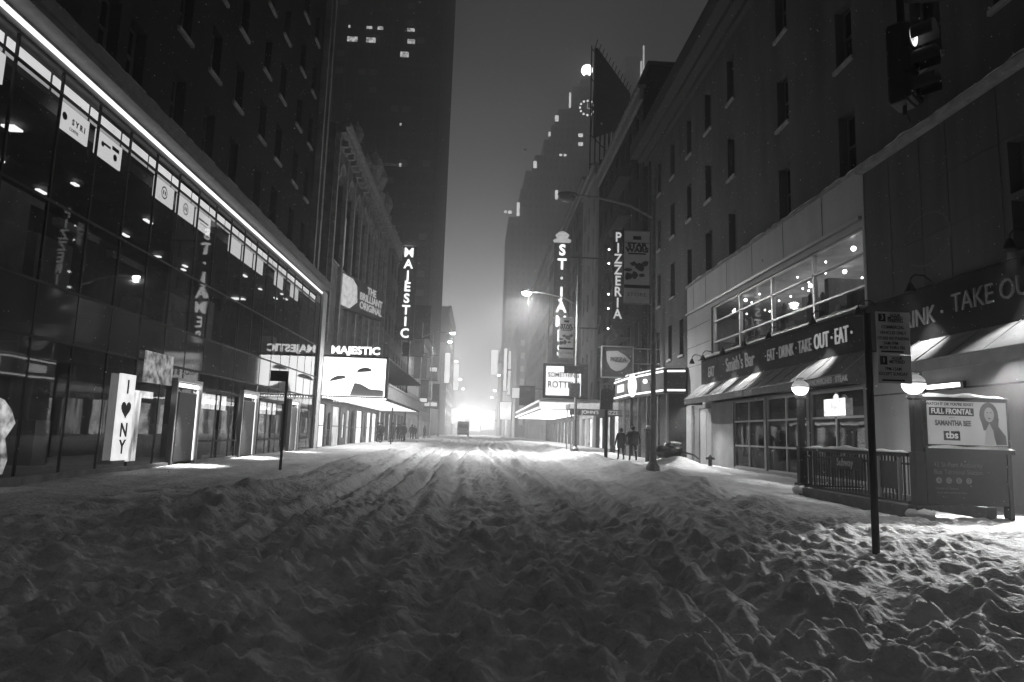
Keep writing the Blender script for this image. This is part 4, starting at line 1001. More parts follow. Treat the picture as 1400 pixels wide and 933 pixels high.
MB().box(8.0, 10.0, 44, 44.12, 5.5, 7.45).build('panel', mat('dark board'), sq)
f = MB()
for (x0, x1, z0, z1) in ((7.93, 8.0, 5.43, 7.52), (10.0, 10.07, 5.43, 7.52), (8.0, 10.0, 7.45, 7.52), (8.0, 10.0, 5.43, 5.5)): f.box(x0, x1, 43.96, 44.16, z0, z1)
f.build('frame', steel, sq)
pts = [(8.25, 7.15), (9.0, 7.2), (9.45, 6.95), (9.85, 6.6), (9.6, 6.2), (9.3, 5.95), (8.9, 5.85), (8.55, 6.05), (8.3, 6.5)]
MB().add([(p[0], 43.985, p[1]) for p in pts], [tuple(range(len(pts)))]).build('oval_emblem', mat('pale emblem', .42), sq)
text('PIZZA', .4, (9.05, 43.97, 6.62), (1, 0, 0), UP, ink, sq, 'lettering', .004, 1)
MB().tube((10.07, 44.06, 7.4), (11.8, 44.06, 7.4), .04).tube((10.07, 44.06, 6.4), (11.8, 44.06, 6.4), .04).build('bracket', steel, sq)
fb = board('dark rectangular flag sign at the far end of the theatre canopy', 6.3, 8.7, 6.1, 8.9, 105, dsg, group='sign boards along the right sidewalk')

# ============================================================ STREET FURNITURE
def street_lamp(label, x_, y_, ztop, arm, lit, power, full=True, side=-1, group='cobra head street lamps', E_=None):
    zg = hgt(x_, y_); L = thing('street_lamp', label, 'street lamp', (x_, y_, zg), group)
    MB().tube((x_, y_, zg-.2), (x_, y_, ztop+ (1.2 if full else .3)), .10, .065, 12).build('pole', steel, L, smooth=False)
    MB().lathe((x_, y_, zg-.2), [(.26, 0), (.24, .35), (.14, .5), (.11, .9)], 8).build('base', steel, L)
    pts = [(x_, y_, ztop-.75), (x_+side*arm*.3, y_, ztop-.30), (x_+side*arm*.7, y_, ztop-.05), (x_+side*arm, y_, ztop)]
    MB().path(pts, .045).build('arm', steel, L)
    hx = x_+side*(arm+.3)
    hd = MB().ball((hx, y_, ztop+.02), .38, .16, .11, 12); ho = hd.build('lamp_head', steel, L, smooth=True)
    lm = MB().ball((hx, y_, ztop-.10), .30, .17, .17, 12); lm.build('lens', (E_ or E_lamp) if lit else mat('cold lens', .4, .2), ho, smooth=True)
    if lit: spot('street light', (hx, y_, ztop-.30), power, (0, 0, -1), 156, .35, .14); point('street glow', (hx, y_, ztop-.30), power*.16, .14)
    return L
street_lamp('unlit street lamp on the steel pole with the large banner', 6.2, 24, 10.35, 2.9, False, 0)
street_lamp('brightly glowing street lamp on the pole with the smaller banner', 6.15, 43, 10.7, 3.0, True, 13000)
far_l = [(-8.6, 90, 14.7, 4.2, 5200, 'highest and nearest glowing lamp of the far left row'), (-8.2, 105, 15.5, 2.8, 4600, 'second glowing lamp of the far left row'), (-8.7, 140, 16.1, 3.2, 4200, 'third and lowest glowing lamp of the far left row')]
for x_, y_, z_, a_, p_, l_ in far_l: street_lamp(l_, x_+.9, y_, z_, a_-.5, True, p_, side=1)
street_lamp('hazy glowing lamp above the far right billboards', 8.6, 175, 16.5, 3.2, True, 4200)

def banner(label, x0, x1, y_, z0, z1, pole_x):
    b_ = thing('pole_banner', label, 'banner', ((x0+x1)/2, y_, z0), 'banners on the light poles')
    MB().box(x0, x1, y_-.012, y_+.012, z0, z1).build('cloth', mat('banner cloth', .75, .8, noise=.1, nscale=3), b_)
    MB().tube((x0, y_, z1), (pole_x, y_, z1), .022).tube((x0, y_, z0), (pole_x, y_, z0), .022).build('rod', steel, b_)
    c_ = (x0+x1)/2; h = z1-z0; w = x1-x0; Y = y_-.017
    text('STAR', .24*w, (c_, Y, z0+.80*h), (1, 0, 0), UP, ink, b_, 'lettering', .002, 1.35, .012)
    text('WARS', .24*w, (c_, Y, z0+.735*h), (1, 0, 0), UP, ink, b_, 'lettering', .002, 1.35, .012)
    MB().box(x0+.15*w, x1-.15*w, Y, Y+.004, z0+.675*h, z0+.695*h).box(c_-.16*w, c_+.16*w, Y, Y+.004, z0+.88*h, z0+.93*h).box(x0, x1, Y, Y+.004, z0+.21*h, z0+.255*h).box(x0, x1, Y-.002, Y+.004, z0+.835*h, z0+.84*h).build('printed_bars', ink, b_)
    g_ = MB(); rr = random.Random(5)
    for k in range(9):
        cx, cz = x0+w*rr.uniform(.12, .85), z0+h*rr.uniform(.36, .56); rw, rh_ = w*rr.uniform(.08, .2), h*rr.uniform(.02, .06)
        g_.add([(cx+rw*math.cos(2*math.pi*q/9)*rr.uniform(.7, 1.1), Y-.001-.0008*k, cz+rh_*math.sin(2*math.pi*q/9)*rr.uniform(.7, 1.1)) for q in range(9)], [tuple(range(9))])
    g_.build('printed_picture', mat('dark grey print', .08), b_)
    text('STORE', .2*w, (c_, Y, z0+.12*h), (1, 0, 0), UP, greyink, b_, 'lettering', .002, 1.3)
banner('large grey pole banner nearest the viewer', 5.12, 6.05, 24, 6.4, 9.1, 6.2)
banner('smaller grey pole banner beside the vertical theatre sign', 5.0, 5.95, 43, 6.5, 9.1, 6.15)

def sign_post(label, x_, y_, ztop, panel, r=.035, thick=black, name='parking_sign_post'):
    zg = hgt(x_, y_); P_ = thing(name, label, 'sign post', (x_, y_, zg))
    MB().tube((x_, y_, zg-.25), (x_, y_, ztop), r, n=8).build('post', thick, P_)
    return P_
p1 = sign_post('dark sign post with a grey two part parking sign in front of the subway railing', 5.47, 9.3, 3.45, None, .05)
sgm = mat('sign enamel grey', .7, .5, noise=.12, nscale=3)
MB().box(5.550, 6.030, 9.21, 9.225, 2.87, 3.47).build('upper_sign', sgm, p1)
MB().box(5.550, 6.030, 9.21, 9.225, 2.46, 2.862).build('lower_sign', sgm, p1)
MB().box(5.580, 5.680, 9.2, 9.208, 3.33, 3.44).box(5.580, 5.680, 9.2, 9.208, 2.72, 2.84).box(5.600, 5.920, 9.2, 9.208, 2.895, 2.915).box(5.600, 5.920, 9.2, 9.208, 2.49, 2.515).build('printed_blocks', ink, p1)
text('3', .1, (5.630, 9.198, 3.385), (1, 0, 0), UP, sgm, p1, 'numeral', .002); text('1', .1, (5.630, 9.198, 2.78), (1, 0, 0), UP, sgm, p1, 'numeral', .002)
for s_, z_, x_ in (('HOUR', 3.42, 5.820), ('METERED', 3.38, 5.820), ('PARKING', 3.34, 5.820), ('COMMERCIAL', 3.25, 5.780), ('VEHICLES ONLY', 3.17, 5.780), ('OTHERS NO STANDING', 3.09, 5.780), ('7AM-7PM', 3.02, 5.740), ('MON THRU FRI', 2.96, 5.760), ('HOUR', 2.81, 5.820), ('METERED', 2.76, 5.820), ('7PM-12AM', 2.66, 5.760), ('EXCEPT SUNDAY', 2.59, 5.760)):
    text(s_, .062, (x_, 9.2, z_), (1, 0, 0), UP, ink, p1, 'sign_text', .001, .85 if len(s_) < 15 else .68, .001)
p2 = sign_post('slim post with a small dark sign on the left sidewalk before the store', -5.95, 21.5, 3.3, None, .045, dark)
MB().box(-6.45, -5.93, 21.44, 21.46, 2.99, 3.32).build('sign_panel', dark, p2)
p3 = sign_post('thick dark post with a boxy sign left of the two walkers', 6.42, 34, 3.2, None, .09)
MB().box(6.1, 6.72, 33.88, 34.1, 2.95, 3.95).build('sign_box', mat('dark sign box', .06, .5), p3)
p4 = sign_post('thin post at the kerb before the lit marquee on the left', -6.9, 56, 4.2, None, .06, dark)
p5 = sign_post('tall thin post near the far end of the left marquee', -7.0, 67, 12, None, .07, dark)
MB().box(-7.6, -7.05, 66.95, 67, 8.8, 10.2).build('sign_panel', dark, p5)
s6 = thing('pole_sign', 'small dark sign clamped on the lit lamp pole', 'sign', (6.0, 42.8, 5.2))
MB().box(5.35, 6.6, 42.8, 42.83, 5.5, 5.98).build('panel', dark, s6); MB().box(5.7, 6.4, 42.84, 42.87, 4.0, 4.9).build('lower_panel', steel, s6)
MB().box(6.05, 6.25, 42.83, 42.95, 5.6, 5.8).build('clamp', steel, s6)

# subway entrance
zs = hgt(8.4, 15.5)
se = thing('subway_entrance', 'black iron subway stair railing with a Subway sign on the right sidewalk', 'railing', (8.4, 15, zs))
RXs = 8.42
rl = MB(); rl.box(RXs-.05, RXs+.05, 13.1, 17.3, 1.40, 1.47); rl.box(RXs-.04, RXs+.04, 13.1, 17.3, .50, .55); rl.box(RXs-.035, RXs+.035, 13.1, 17.3, 1.24, 1.28)
rl.box(RXs+1.5, RXs+1.56, 13.1, 17.3, 1.40, 1.47); rl.box(RXs, RXs+1.5, 17.3, 17.36, 1.40, 1.47); rl.box(RXs, RXs+1.5, 17.3, 17.36, .5, .55)
rl.build('rail', black, se)
bs = MB(); yy = 13.25; ct = 0
while yy < 17.25: bs.box(RXs-.012, RXs+.012, yy-.012, yy+.012, .5, 1.4); bs.box(RXs+1.52, RXs+1.54, yy-.012, yy+.012, .5, 1.4); yy += .125
for k in range(12): bs.box(RXs+.12*k, RXs+.12*k+.02, 17.32, 17.34, .5, 1.4)
bs.build('balusters', black, se)
MB().box(RXs-.12, RXs+.12, 13.0, 17.5, .1, .47).box(RXs+1.45, RXs+1.65, 13.0, 17.5, .1, .47).box(RXs-.12, RXs+1.65, 17.5, 17.6, .1, .47).build('kerb_wall', mat('dark kerb stone', .08, .8, noise=.3), se)
MB().cap(RXs-.055, RXs+.055, 13.1, 17.3, 1.473, 1.53).build('snow_cap', snow_cap, se)
MB().box(RXs-.07, RXs-.045, 14.6, 15.9, 1.05, 1.33).build('name_board', black, se)
text('Subway', .24, (RXs-.075, 15.3, 1.19), (0, -1, 0), UP, mat('white print', .7), se, 'lettering', .003, .95, .002)
pnl = MB(); pnl.box(RXs-.06, RXs-.03, 13.35, 13.95, .75, 1.3); pnl.build('notice_panel', dark, se)
MB().box(RXs-.08, RXs-.03, 13.28, 13.34, .55, 1.38).box(RXs-.08, RXs-.03, 13.96, 14.02, .55, 1.38).build('panel_posts', mat('worn metal', .3, .5), se)
# stair lit well side
bo_ = thing('subway_poster_case', 'black subway poster case with a lit talk show advert and station name board', 'advert case', (9.4, 13, .4))
MB().box(8.68, 10.42, 12.98, 13.16, 1.58, 2.58).box(8.68, 8.76, 12.98, 13.16, .2, 1.579).box(10.34, 10.42, 12.98, 13.16, .2, 1.579).build('case', black, bo_)
MB().box(8.76, 10.34, 12.94, 12.978, 1.66, 2.5).build('poster', em('poster face glow', 1, .30, noise=.12, nscale=1.5), bo_)
MB().box(8.66, 10.44, 12.9, 13.2, 1.50, 1.578).build('shelf', black, bo_)
MB().cap(8.68, 10.46, 12.88, 13.18, 1.579, 1.63).cap(8.7, 10.4, 13.0, 13.14, 2.583, 2.66).build('snow_cap', snow_cap, bo_)
MB().box(8.76, 10.34, 13.0, 13.1, .5, 1.499).build('station_board', black, bo_)
Yp = 12.935
text("WATCH IT OR YOU'RE SEXIST", .075, (9.2, Yp, 2.44), (1, 0, 0), UP, ink, bo_, 'poster_words', .002, .95, .002)
MB().box(8.78, 9.68, Yp, Yp+.003, 2.22, 2.375).build('title_bar', ink, bo_)
text('FULL FRONTAL', .145, (9.23, Yp-.004, 2.297), (1, 0, 0), UP, em('title white', 1, .45), bo_, 'poster_title', .002, .83, .003)
text('WITH', .045, (9.23, Yp, 2.18), (1, 0, 0), UP, greyink, bo_, 'poster_words', .002)
text('SAMANTHA BEE', .14, (9.25, Yp, 2.07), (1, 0, 0), UP, mat('dark grey print'), bo_, 'poster_name', .002, .72, .006)
MB().box(9.05, 9.38, Yp, Yp+.003, 1.74, 1.92).build('logo_bar', ink, bo_)
text('tbs', .19, (9.215, Yp-.004, 1.84), (1, 0, 0), UP, em('title white', 1, .45), bo_, 'poster_logo', .002, 1.1, .004)
pf = MB()
pf.add([(9.98+.19*math.cos(2*math.pi*k/20), Yp, 2.25+.25*math.sin(2*math.pi*k/20)) for k in range(20)], [tuple(range(20))])
pf.add([(9.80, Yp-.0005, 2.2), (9.86, Yp-.0005, 1.95), (10.0, Yp-.0005, 1.98), (10.15, Yp-.0005, 1.95), (10.18, Yp-.0005, 2.2)], [(0, 1, 2, 3, 4)])
pf.add([(10.02, Yp-.001, 2.0), (10.1, Yp-.001, 1.68), (10.31, Yp-.001, 1.68), (10.3, Yp-.001, 1.85), (10.15, Yp-.001, 2.05)], [(0, 1, 2, 3, 4)])
pf.build('printed_hair', mat('dark grey print'), bo_)
MB().add([(9.985+.10*math.cos(2*math.pi*k/20), Yp-.003, 2.26+.145*math.sin(2*math.pi*k/20)) for k in range(20)], [tuple(range(20))]).add([(9.86, Yp-.004, 1.68), (9.9, Yp-.004, 1.95), (9.98, Yp-.004, 2.1), (10.05, Yp-.004, 1.95), (10.08, Yp-.004, 1.68)], [(0, 1, 2, 3, 4)]).build('printed_face', em('face print', 1, .2), bo_)
MB().add([(9.93, Yp-.005, 2.30), (9.965, Yp-.005, 2.31), (9.965, Yp-.005, 2.295), (9.93, Yp-.005, 2.29)], [(0, 1, 2, 3)]).add([(10.005, Yp-.005, 2.31), (10.04, Yp-.005, 2.30), (10.04, Yp-.005, 2.29), (10.005, Yp-.005, 2.295)], [(0, 1, 2, 3)]).add([(9.95, Yp-.005, 2.19), (9.985, Yp-.005, 2.2), (10.02, Yp-.005, 2.19), (9.985, Yp-.005, 2.175)], [(0, 1, 2, 3)]).build('printed_features', ink, bo_)
wpm = em('station words', 1, .05)
text('42 St-Port Authority', .13, (9.35, 12.995, 1.27), (1, 0, 0), UP, wpm, bo_, 'station_words', .002, .9)
text('Bus Terminal Station', .13, (9.35, 12.995, 1.13), (1, 0, 0), UP, wpm, bo_, 'station_words', .002, .9)
for k, ch in enumerate('ACE7'):
    MB().add([(8.95+.2*k+.06*math.cos(2*math.pi*q/16), 12.996, .97+.06*math.sin(2*math.pi*q/16)) for q in range(16)], [tuple(range(16))]).build('route_disc', mat('grey disc', .3), bo_)
    text(ch, .1, (8.95+.2*k, 12.992, .97), (1, 0, 0), UP, ink, bo_, 'route_letter', .001)
text('Uptown & Queens', .06, (9.1, 12.995, .82), (1, 0, 0), UP, wpm, bo_, 'station_words', .002)
text('Entry with card at all times', .055, (9.2, 12.995, .74), (1, 0, 0), UP, wpm, bo_, 'station_words', .002)
MB().box(8.62, 8.68, 12.86, 12.92, .1, 1.6).build('side_post', black, bo_)

def subway_lamp(label, x_, y_, ztop, pw):
    zg = hgt(x_, y_); L = thing('subway_globe_lamp', label, 'lamp post', (x_, y_, zg), 'subway entrance globe lamps')
    MB().box(x_-.15, x_+.15, y_-.15, y_+.15, zg-.2, zg+.28).box(x_-.1, x_+.1, y_-.1, y_+.1, zg+.28, 1.5).box(x_-.075, x_+.075, y_-.075, y_+.075, 1.5, ztop-.52).build('post', black, L, bevel=.015)
    c_ = ztop-.24
    MB().lathe((x_, y_, c_-.34), [(.05, 0), (.13, .06), (.15, .12), (.1, .14)], 12).build('collar', dark, L)
    MB().lathe((x_, y_, c_), [(.08, -.19), (.14, -.155), (.195, -.08), (.21, -.001)], 20).build('lower_globe', em('globe milk', 1, 9), L, smooth=True)
    MB().lathe((x_, y_, c_), [(.22, .0), (.22, .025)], 20).build('band', dark, L)
    MB().lathe((x_, y_, c_), [(.21, .026), (.195, .09), (.13, .16), (.02, .2)], 20).build('upper_globe', em('upper globe', 1, .45), L, smooth=True)
    MB().ball((x_, y_, c_+.205), .11, .11, .05, 10).build('snow_cap', snow_cap, L, smooth=True)
    MB().ball((x_, y_-.02, zg+.10), .26, .26, .15, 14, jit=.1).build('snow_mound', snow_cap, L, smooth=True)
    for q in range(4):
        a_ = R(45+90*q); point('globe light', (x_+.36*math.cos(a_), y_+.36*math.sin(a_), c_-.16), pw/4, .08)
subway_lamp('black subway lamp post with a glowing globe at the far end of the railing', 8.42, 17.5, 3.28, 60)
subway_lamp('black subway lamp post with a glowing globe beside the poster case', 8.47, 12.9, 3.05, 60)
# shop light behind the poster case
spot('under awning light', (10.9, 13.4, 3.38), 3200, (-.25, -.75, -1), 95, .35, .06)
spot('under awning light', (10.9, 10.6, 3.38), 260, (-.3, -.3, -1), 100, .35, .06)
spot('under awning light', (10.8, 16.6, 3.38), 330, (-.3, .1, -1), 110, .5, .06)
wf = MB(); wf.box(10.8, 11.0, 13.3, 13.5, 3.45, 3.55); wf.box(10.8, 11.0, 10.5, 10.7, 3.45, 3.55); wf.box(10.7, 10.9, 16.5, 16.7, 3.45, 3.55)
wf.build('awning_light', dark, cb_)
wl = thing('wall_light', 'long bright light tube on the wall behind the nearer globe lamp', 'lamp', (11.3, 16.1, 3.2))
MB().box(11.30, 11.40, 15.6, 16.7, 3.04, 3.14).build('tube', em('wall tube', 1, 4), wl); MB().box(11.38, 11.46, 15.5, 16.8, 3.0, 3.18).build('housing', dark, wl)

# traffic signal
ts = thing('traffic_signal', 'dark three lens traffic signal hanging at the top right, its top lens glinting', 'traffic light', (6.55, 9.7, 7.0))
ang = R(-38)
def tr_(p):  # local (x: across, y: facing -y, z)
    x_, y_, z_ = p; c_, s_ = math.cos(-ang), math.sin(-ang)
    return (6.5+x_*c_-y_*s_, 9.7+x_*s_+y_*c_, 6.85+z_)
def tmb(): return MB()
hb = MB()
for k in range(3): hb.box(-.2, .2, -.12, .22, .05+.42*k, .45+.42*k)
hb.box(-.21, .21, -.05, .2, .0, 1.32)
hb.v = [tr_(v) for v in hb.v]; hb.build('housing', mat('signal housing', .02, .6), ts, bevel=.03)
for k in range(3):
    vz = .25+.42*k; q = MB(); n = 18
    for j in range(14):
        a0, a1 = R(-35+250*j/14), R(-35+250*(j+1)/14)
        P0 = (.17*math.cos(a0), -.13, vz+.17*math.sin(a0)); P1 = (.17*math.cos(a1), -.13, vz+.17*math.sin(a1))
        l0 = .30 if True else 0
        q.add([P0, P1, (P1[0], -.13-l0, P1[2]), (P0[0], -.13-l0, P0[2])], [(0, 1, 2, 3)])
    q.v = [tr_(v) for v in q.v]; vo = q.build('visor', mat('signal visor', .035, .6), ts)
    d_ = MB().ball((0, -.12, vz), .15, .04, .15, 14); d_.v = [tr_(v) for v in d_.v]
    d_.build('lens', em('signal lens lit', 1, 1.6, noise=.95, nscale=6) if k == 2 else mat('dead lens', .02, .1), ts, smooth=True)
hg = MB().path([tr_((0, .05, 1.32)), tr_((0, .05, 1.8)), (7.6, 9.9, 8.9), (12.8, 10.3, 9.6)], .06)
hg.path([tr_((0, .05, 0)), tr_((.0, .05, -.12)), tr_((.15, .05, -.2))], .03)
hg.build('mast_arm', black, ts)

# bags, kiosk, snow lumps
gb = thing('rubbish_bags', 'heap of black rubbish bags half buried in the snow bank', 'rubbish bag', (8.7, 31, .5))
zb_ = hgt(8.7, 31)
b1 = MB()
for (dx, dy, dz, r_) in ((-.3, 0, .22, .36), (.25, .05, .25, .38), (0, -.2, .15, .33), (.05, .1, .42, .30), (.5, -.05, .12, .25)):
    b1.ball((8.65+dx, 30.6+dy, zb_+dz), r_*1.1, r_, r_*.8, 14, jit=.09)
b1.build('bag', mat('bin liner', .012, .28, spec=.5, bump=.6, bscale=9), gb, smooth=True)
MB().ball((8.9, 30.7, zb_+.60), .35, .25, .07, 12, jit=.1).build('snow_cap', snow_cap, gb, smooth=True)
MB().tube((9.1, 30.2, zb_+.25), (9.6, 30.1, zb_+.12), .05, .03).tube((9.6, 30.1, zb_+.12), (9.8, 30.0, zb_-.05), .04, .03).build('twig', black, gb)
ki = thing('phone_kiosk', 'slim black pay phone post with a snowy top between the walkers and light pole', 'kiosk', (8.3, 33, .5)); zk = hgt(8.3, 33)
MB().box(8.17, 8.47, 32.85, 33.15, zk-.2, 1.95).build('cabinet', black, ki, bevel=.04); MB().box(8.12, 8.52, 32.8, 33.2, 1.953, 2.03).build('hood', dark, ki); MB().ball((8.32, 33, 2.12), .17, .17, .1, 10).build('snow_cap', snow_cap, ki, smooth=True)
lu = thing('ice_lump', 'dark lump of dirty ice on the left snow bank', 'ice lump', (-5.0, 16.2, .3))
lz = hgt(-5.05, 17); MB().ball((-5.05, 17, lz+.05), .17, .14, .12, 10, jit=.25).build('lump', mat('dirty ice', .10, .6, bump=.5), lu); 
hy = thing('fire_hydrant', 'small dark hydrant against the wall right of the bright snow heap', 'hydrant', (11.0, 32.4, .3)); hz_ = hgt(11.0, 32.4)
MB().lathe((11.05, 32.2, hz_-.1), [(.13, 0), (.13, .08), (.09, .11), (.09, .42), (.12, .45), (.10, .53), (.04, .6), (.02, .63)], 12).tube((10.85, 32.2, hz_+.35), (11.25, 32.2, hz_+.35), .055).build('body', dark, hy)

# ============================================================ people
def person(label, x_, y_, h, rot=0, stride=.18, arms=(0, 0), coat=.02, wide=1., hood=False, long=.0, group=None):
    zg = hgt(x_, y_); s = h/1.78; P_ = thing('person', label, 'person', (x_, y_, zg), group)
    J = {'pel': (0, 0, .95), 'sp': (0, .02, 1.15), 'ch': (0, .0, 1.36), 'nk': (0, 0, 1.50), 'hd': (0, -.01, 1.60), 'tp': (0, -.01, 1.70),
         'lh': (-.10, 0, .90), 'rh': (.10, 0, .90), 'lk': (-.11, stride*.5, .50), 'rk': (.11, -stride*.3, .50), 'la': (-.12, stride*.7, .09), 'ra': (.12, -stride, .10),
         'lf': (-.13, stride*.7+.17, .04), 'rf': (.13, -stride+.16, .05),
         'ls': (-.19, 0, 1.43), 'rs': (.19, 0, 1.43), 'le': (-.27-arms[0]*.5, -.03, 1.16), 're': (.27+arms[1]*.5, .03, 1.16), 'lw': (-.29-arms[0], .02, .92), 'rw': (.29+arms[1], .06, .92)}
    rad = {'pel': .155, 'sp': .155, 'ch': .175, 'nk': .07, 'hd': .10, 'tp': .085, 'lh': .11, 'rh': .11, 'lk': .075, 'rk': .075, 'la': .06, 'ra': .06, 'lf': .045, 'rf': .045, 'ls': .10, 'rs': .10, 'le': .07, 're': .07, 'lw': .055, 'rw': .055}
    ed = [('pel', 'sp'), ('sp', 'ch'), ('ch', 'nk'), ('nk', 'hd'), ('hd', 'tp'), ('pel', 'lh'), ('pel', 'rh'), ('lh', 'lk'), ('rh', 'rk'), ('lk', 'la'), ('rk', 'ra'), ('la', 'lf'), ('ra', 'rf'), ('ch', 'ls'), ('ch', 'rs'), ('ls', 'le'), ('rs', 're'), ('le', 'lw'), ('re', 'rw')]
    ks = list(J); V = [Vector(J[k])*s for k in ks]; V = [Vector((v.x*wide, v.y, v.z)) for v in V]
    # fingers: four + thumb each hand
    E_ = [(ks.index(a), ks.index(b_)) for a, b_ in ed]; RD = [rad[k]*s*(wide if k in ('pel', 'sp', 'ch') else 1) for k in ks]
    for w_, sd in (('lw', -1), ('rw', 1)):
        b0 = Vector(J[w_])*s; V.append(b0+Vector((0, .01, -.09))*s); RD.append(.04*s); pi = len(V)-1; E_.append((ks.index(w_), pi))
        for f_ in range(4):
            V.append(V[pi]+Vector((sd*.005, -.033+.022*f_, -.075+.006*abs(f_-1.5)))*s); RD.append(.011*s); E_.append((pi, len(V)-1))
        V.append(V[pi]+Vector((-sd*.02, .05, -.02))*s); RD.append(.013*s); E_.append((pi, len(V)-1))
    me_ = bpy.data.meshes.new('person_body'); me_.from_pydata(V, E_, [])
    o = bpy.data.objects.new('person_body', me_); COL.objects.link(o)
    md = o.modifiers.new('s', 'SKIN'); sv = me_.skin_vertices[0].data
    for i, r_ in enumerate(RD): sv[i].radius = (r_, r_*.85)
    sv[0].use_root = True
    o.modifiers.new('d', 'SUBSURF').levels = 1; o.modifiers['d'].render_levels = 1
    dg = bpy.context.evaluated_depsgraph_get(); dg.update(); ev = o.evaluated_get(dg); nm = bpy.data.meshes.new_from_object(ev)
    bpy.data.objects.remove(o)
    nm.materials.append(mat('coat cloth %.2f' % coat, coat, .85)); nm.materials.append(mat('trouser cloth', .02, .9)); nm.materials.append(mat('skin tone', .35, .6))
    for p in nm.polygons:
        c_ = p.center; p.material_index = 2 if (c_.z > 1.53*s or (c_.z < .86*s and abs(c_.x) > .24*s)) else (1 if c_.z < .9*s else 0); p.use_smooth = True
    bo2 = bpy.data.objects.new('body', nm); COL.objects.link(bo2); bo2.parent = P_
    # coat skirt, hood / hat, nose
    def cl(mbx, name, m_):
        me2 = mbx.build(name, m_, None, smooth=True); me2.parent = P_; return me2
    c1 = MB().lathe((0, 0, 0), [(.21*s*wide, (.78-long)*s), (.215*s*wide, .95*s), (.20*s*wide, 1.15*s), (.23*s*wide, 1.38*s), (.12*s, 1.52*s)], 16)
    c1.v = [(v[0]*1.08, v[1]*.78, v[2]) for v in c1.v]; cl(c1, 'coat', mat('coat cloth %.2f' % coat, coat, .85))
    cl(MB().ball((0, -.035*s, 1.66*s), .118*s, .125*s, .125*s, 14), 'hood' if hood else 'hat', mat('hat wool', .03, .9))
    P_.rotation_euler.z = rot
    return P_
person('shorter person in dark winter clothes walking away with a bag', 7.38, 35.0, 1.62, 0.1, .16, (0.02, .06), .03, hood=True, long=.12, group='two walkers on the right sidewalk')
person('taller broad person in a dark jacket and cap walking beside a shorter one', 8.05, 35.2, 1.80, -.05, .14, (.08, .03), .02, wide=1.22, group='two walkers on the right sidewalk')
cbg = thing('carrier_bag', 'pale and dark carrier bag hanging from the hand of the shorter walker', 'bag', (7.0, 35, .8)); zc_ = hgt(7.38, 35)
MB().prism([(6.78, 34.9, zc_+.38), (7.06, 34.9, zc_+.36), (7.1, 34.9, zc_+.66), (6.84, 34.9, zc_+.68)], (0, .16, 0)).build('body', mat('bag plastic', .25, .5, bump=.4, bscale=12), cbg)
MB().path([(6.86, 34.98, zc_+.66), (7.0, 35.0, zc_+.80), (7.08, 34.98, zc_+.66)], .012).build('handle', mat('bag plastic', .25), cbg)
for i, (x_, y_, h_, l_) in enumerate([(-8.5, 60, 1.75, 'person with a pale parcel standing nearest under the left marquee'), (-7.7, 63, 1.8, 'tall dark coated person standing second under the left marquee'), (-7.9, 70, 1.7, 'person in a dark coat past the end of the left marquee'), (-7.4, 71, 1.8, 'broad person beside the marquee end post'),
                                    (-7.5, 80, 1.75, 'person in dark clothes walking before the lit shops on the left'), (-7.9, 88, 1.7, 'small distant person by the lit shop windows'), (-7.2, 95, 1.75, 'furthest dark figure on the left sidewalk'), (-8.0, 58.5, 1.7, 'slim dark figure close behind the parcel carrier under the left marquee'), (-7.0, 66, 1.8, 'dark figure nearest the kerb at the far corner of the left marquee'), (-8.3, 75, 1.7, 'dark figure beside the first lit shop beyond the marquee')]):
    person(l_, x_, y_, h_, random.uniform(-3, 3), .1, (.03, .03), .025, hood=i % 2 == 0, long=.15*(i % 2), wide=1.1, group='people on the left sidewalk')

for k, (x_, y_, z_, a_, sd_, l_) in enumerate([(-8.4, 186, 16, 3, 1, 'tiny glowing lamp left of the bus, nearer of two'), (-8.4, 226, 16, 3, 1, 'tiny glowing lamp left of the bus, farther of two'), (8.4, 214, 15, 3, -1, 'tiny glowing lamp on the right before the far block'), (8.4, 256, 15, 3, -1, 'tiniest glowing lamp on the right at the street end')]):
    street_lamp(l_, x_, y_, z_, a_, False, 0, side=sd_).children[0]
    MB().ball((x_+sd_*(a_+.3), y_, z_-.15), .5, .3, .3, 8).build('tiny_lens', em('far lamp', 1, 12), bpy.data.objects[[o.name for o in bpy.data.objects if o.get('label') == l_][0]])
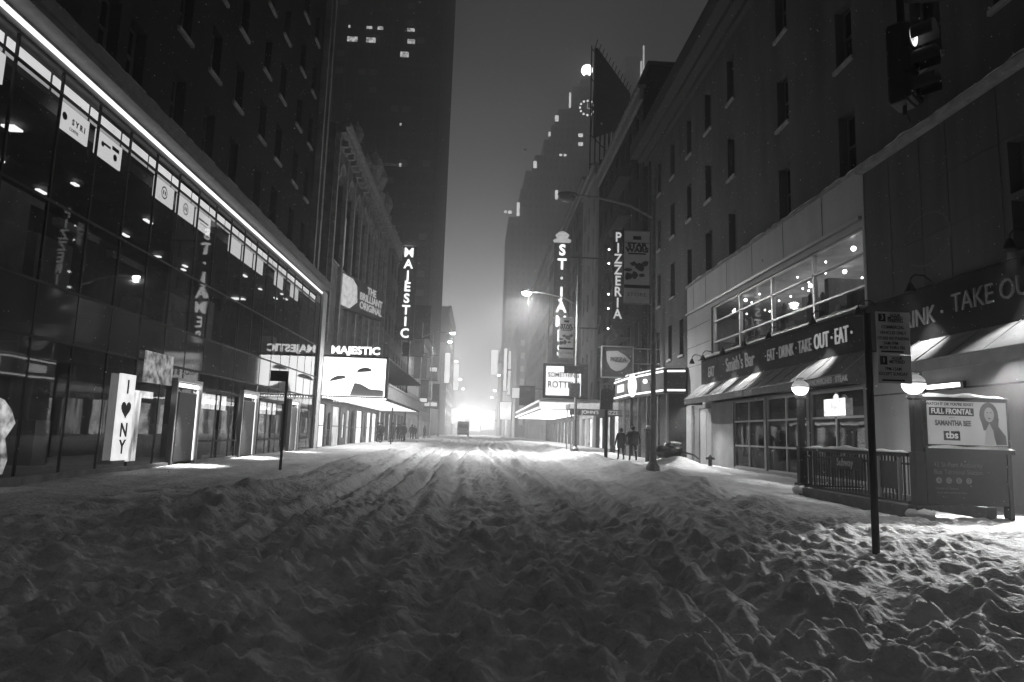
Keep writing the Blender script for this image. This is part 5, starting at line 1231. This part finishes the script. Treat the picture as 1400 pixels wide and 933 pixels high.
# bus
bx_, by_ = -3.15, 155; bz = hgt(0, 155)+.1
bu = thing('city_bus', 'grey city bus seen from behind at the hazy end of the street', 'bus', (bx_, by_, bz))
MB().box(bx_-1.3, bx_+1.3, by_, by_+11.5, bz+.35, bz+3.35).build('body', mat('bus paint', .38, .5, noise=.1), bu, bevel=.15)
MB().box(bx_-1.05, bx_+1.05, by_-.02, by_-.003, bz+1.9, bz+2.7).box(bx_+1.302, bx_+1.32, by_+.8, by_+10.8, bz+1.6, bz+2.6).box(bx_-1.32, bx_-1.302, by_+.8, by_+10.8, bz+1.6, bz+2.6).build('window', win_dark, bu)
MB().box(bx_-1.2, bx_+1.2, by_-.12, by_-.001, bz+.4, bz+.62).build('bumper', black, bu)
for sx_ in (-1.1, 1.1):
    for yy in (2.3, 9): MB().tube((bx_+sx_-.14, by_+yy, bz+.42), (bx_+sx_+.18*np.sign(sx_), by_+yy, bz+.42), .48, n=18).build('wheel', black, bu)
    MB().box(bx_+sx_-.12, bx_+sx_+.08, by_-.03, by_-.002, bz+.9, bz+1.2).build('tail_light', em('tail light', 1, .7), bu)

# falling snow: uncountable flakes drifting in the air
rs_ = np.random.RandomState(12); N = 24000
yy = rs_.uniform(1.0, 1, N)*0+2.5+60*rs_.rand(N)**1.1; xx = rs_.uniform(-9.2, 11.2, N); zz = rs_.uniform(.4, 15, N)**1.0
rad_ = rs_.uniform(.003, .0065, N)*(1+yy*.02)
dirs = np.array([[1, 0, 0], [-1, 0, 0], [0, 1, 0], [0, -1, 0], [0, 0, 1], [0, 0, -1]], float)
V = (np.stack([xx, yy, zz], 1)[:, None, :]+dirs[None]*rad_[:, None, None]*rs_.uniform(.6, 1.3, (N, 6, 1))).reshape(-1, 3)
tri = np.array([[0, 2, 4], [2, 1, 4], [1, 3, 4], [3, 0, 4], [2, 0, 5], [1, 2, 5], [3, 1, 5], [0, 3, 5]])
F = (tri[None]+6*np.arange(N)[:, None, None]).reshape(-1, 3)
fm_ = bpy.data.meshes.new('falling_snow'); fm_.from_pydata(V.tolist(), [], F.tolist()); fm_.materials.append(mat('snowflake', .9, .8))
fs = bpy.data.objects.new('falling_snow', fm_); COL.objects.link(fs); fs['kind'] = 'stuff'; fs['label'] = 'fine snowflakes falling through the whole street'

for o in bpy.data.objects:
    if '_w' in o.keys(): del o['_w']
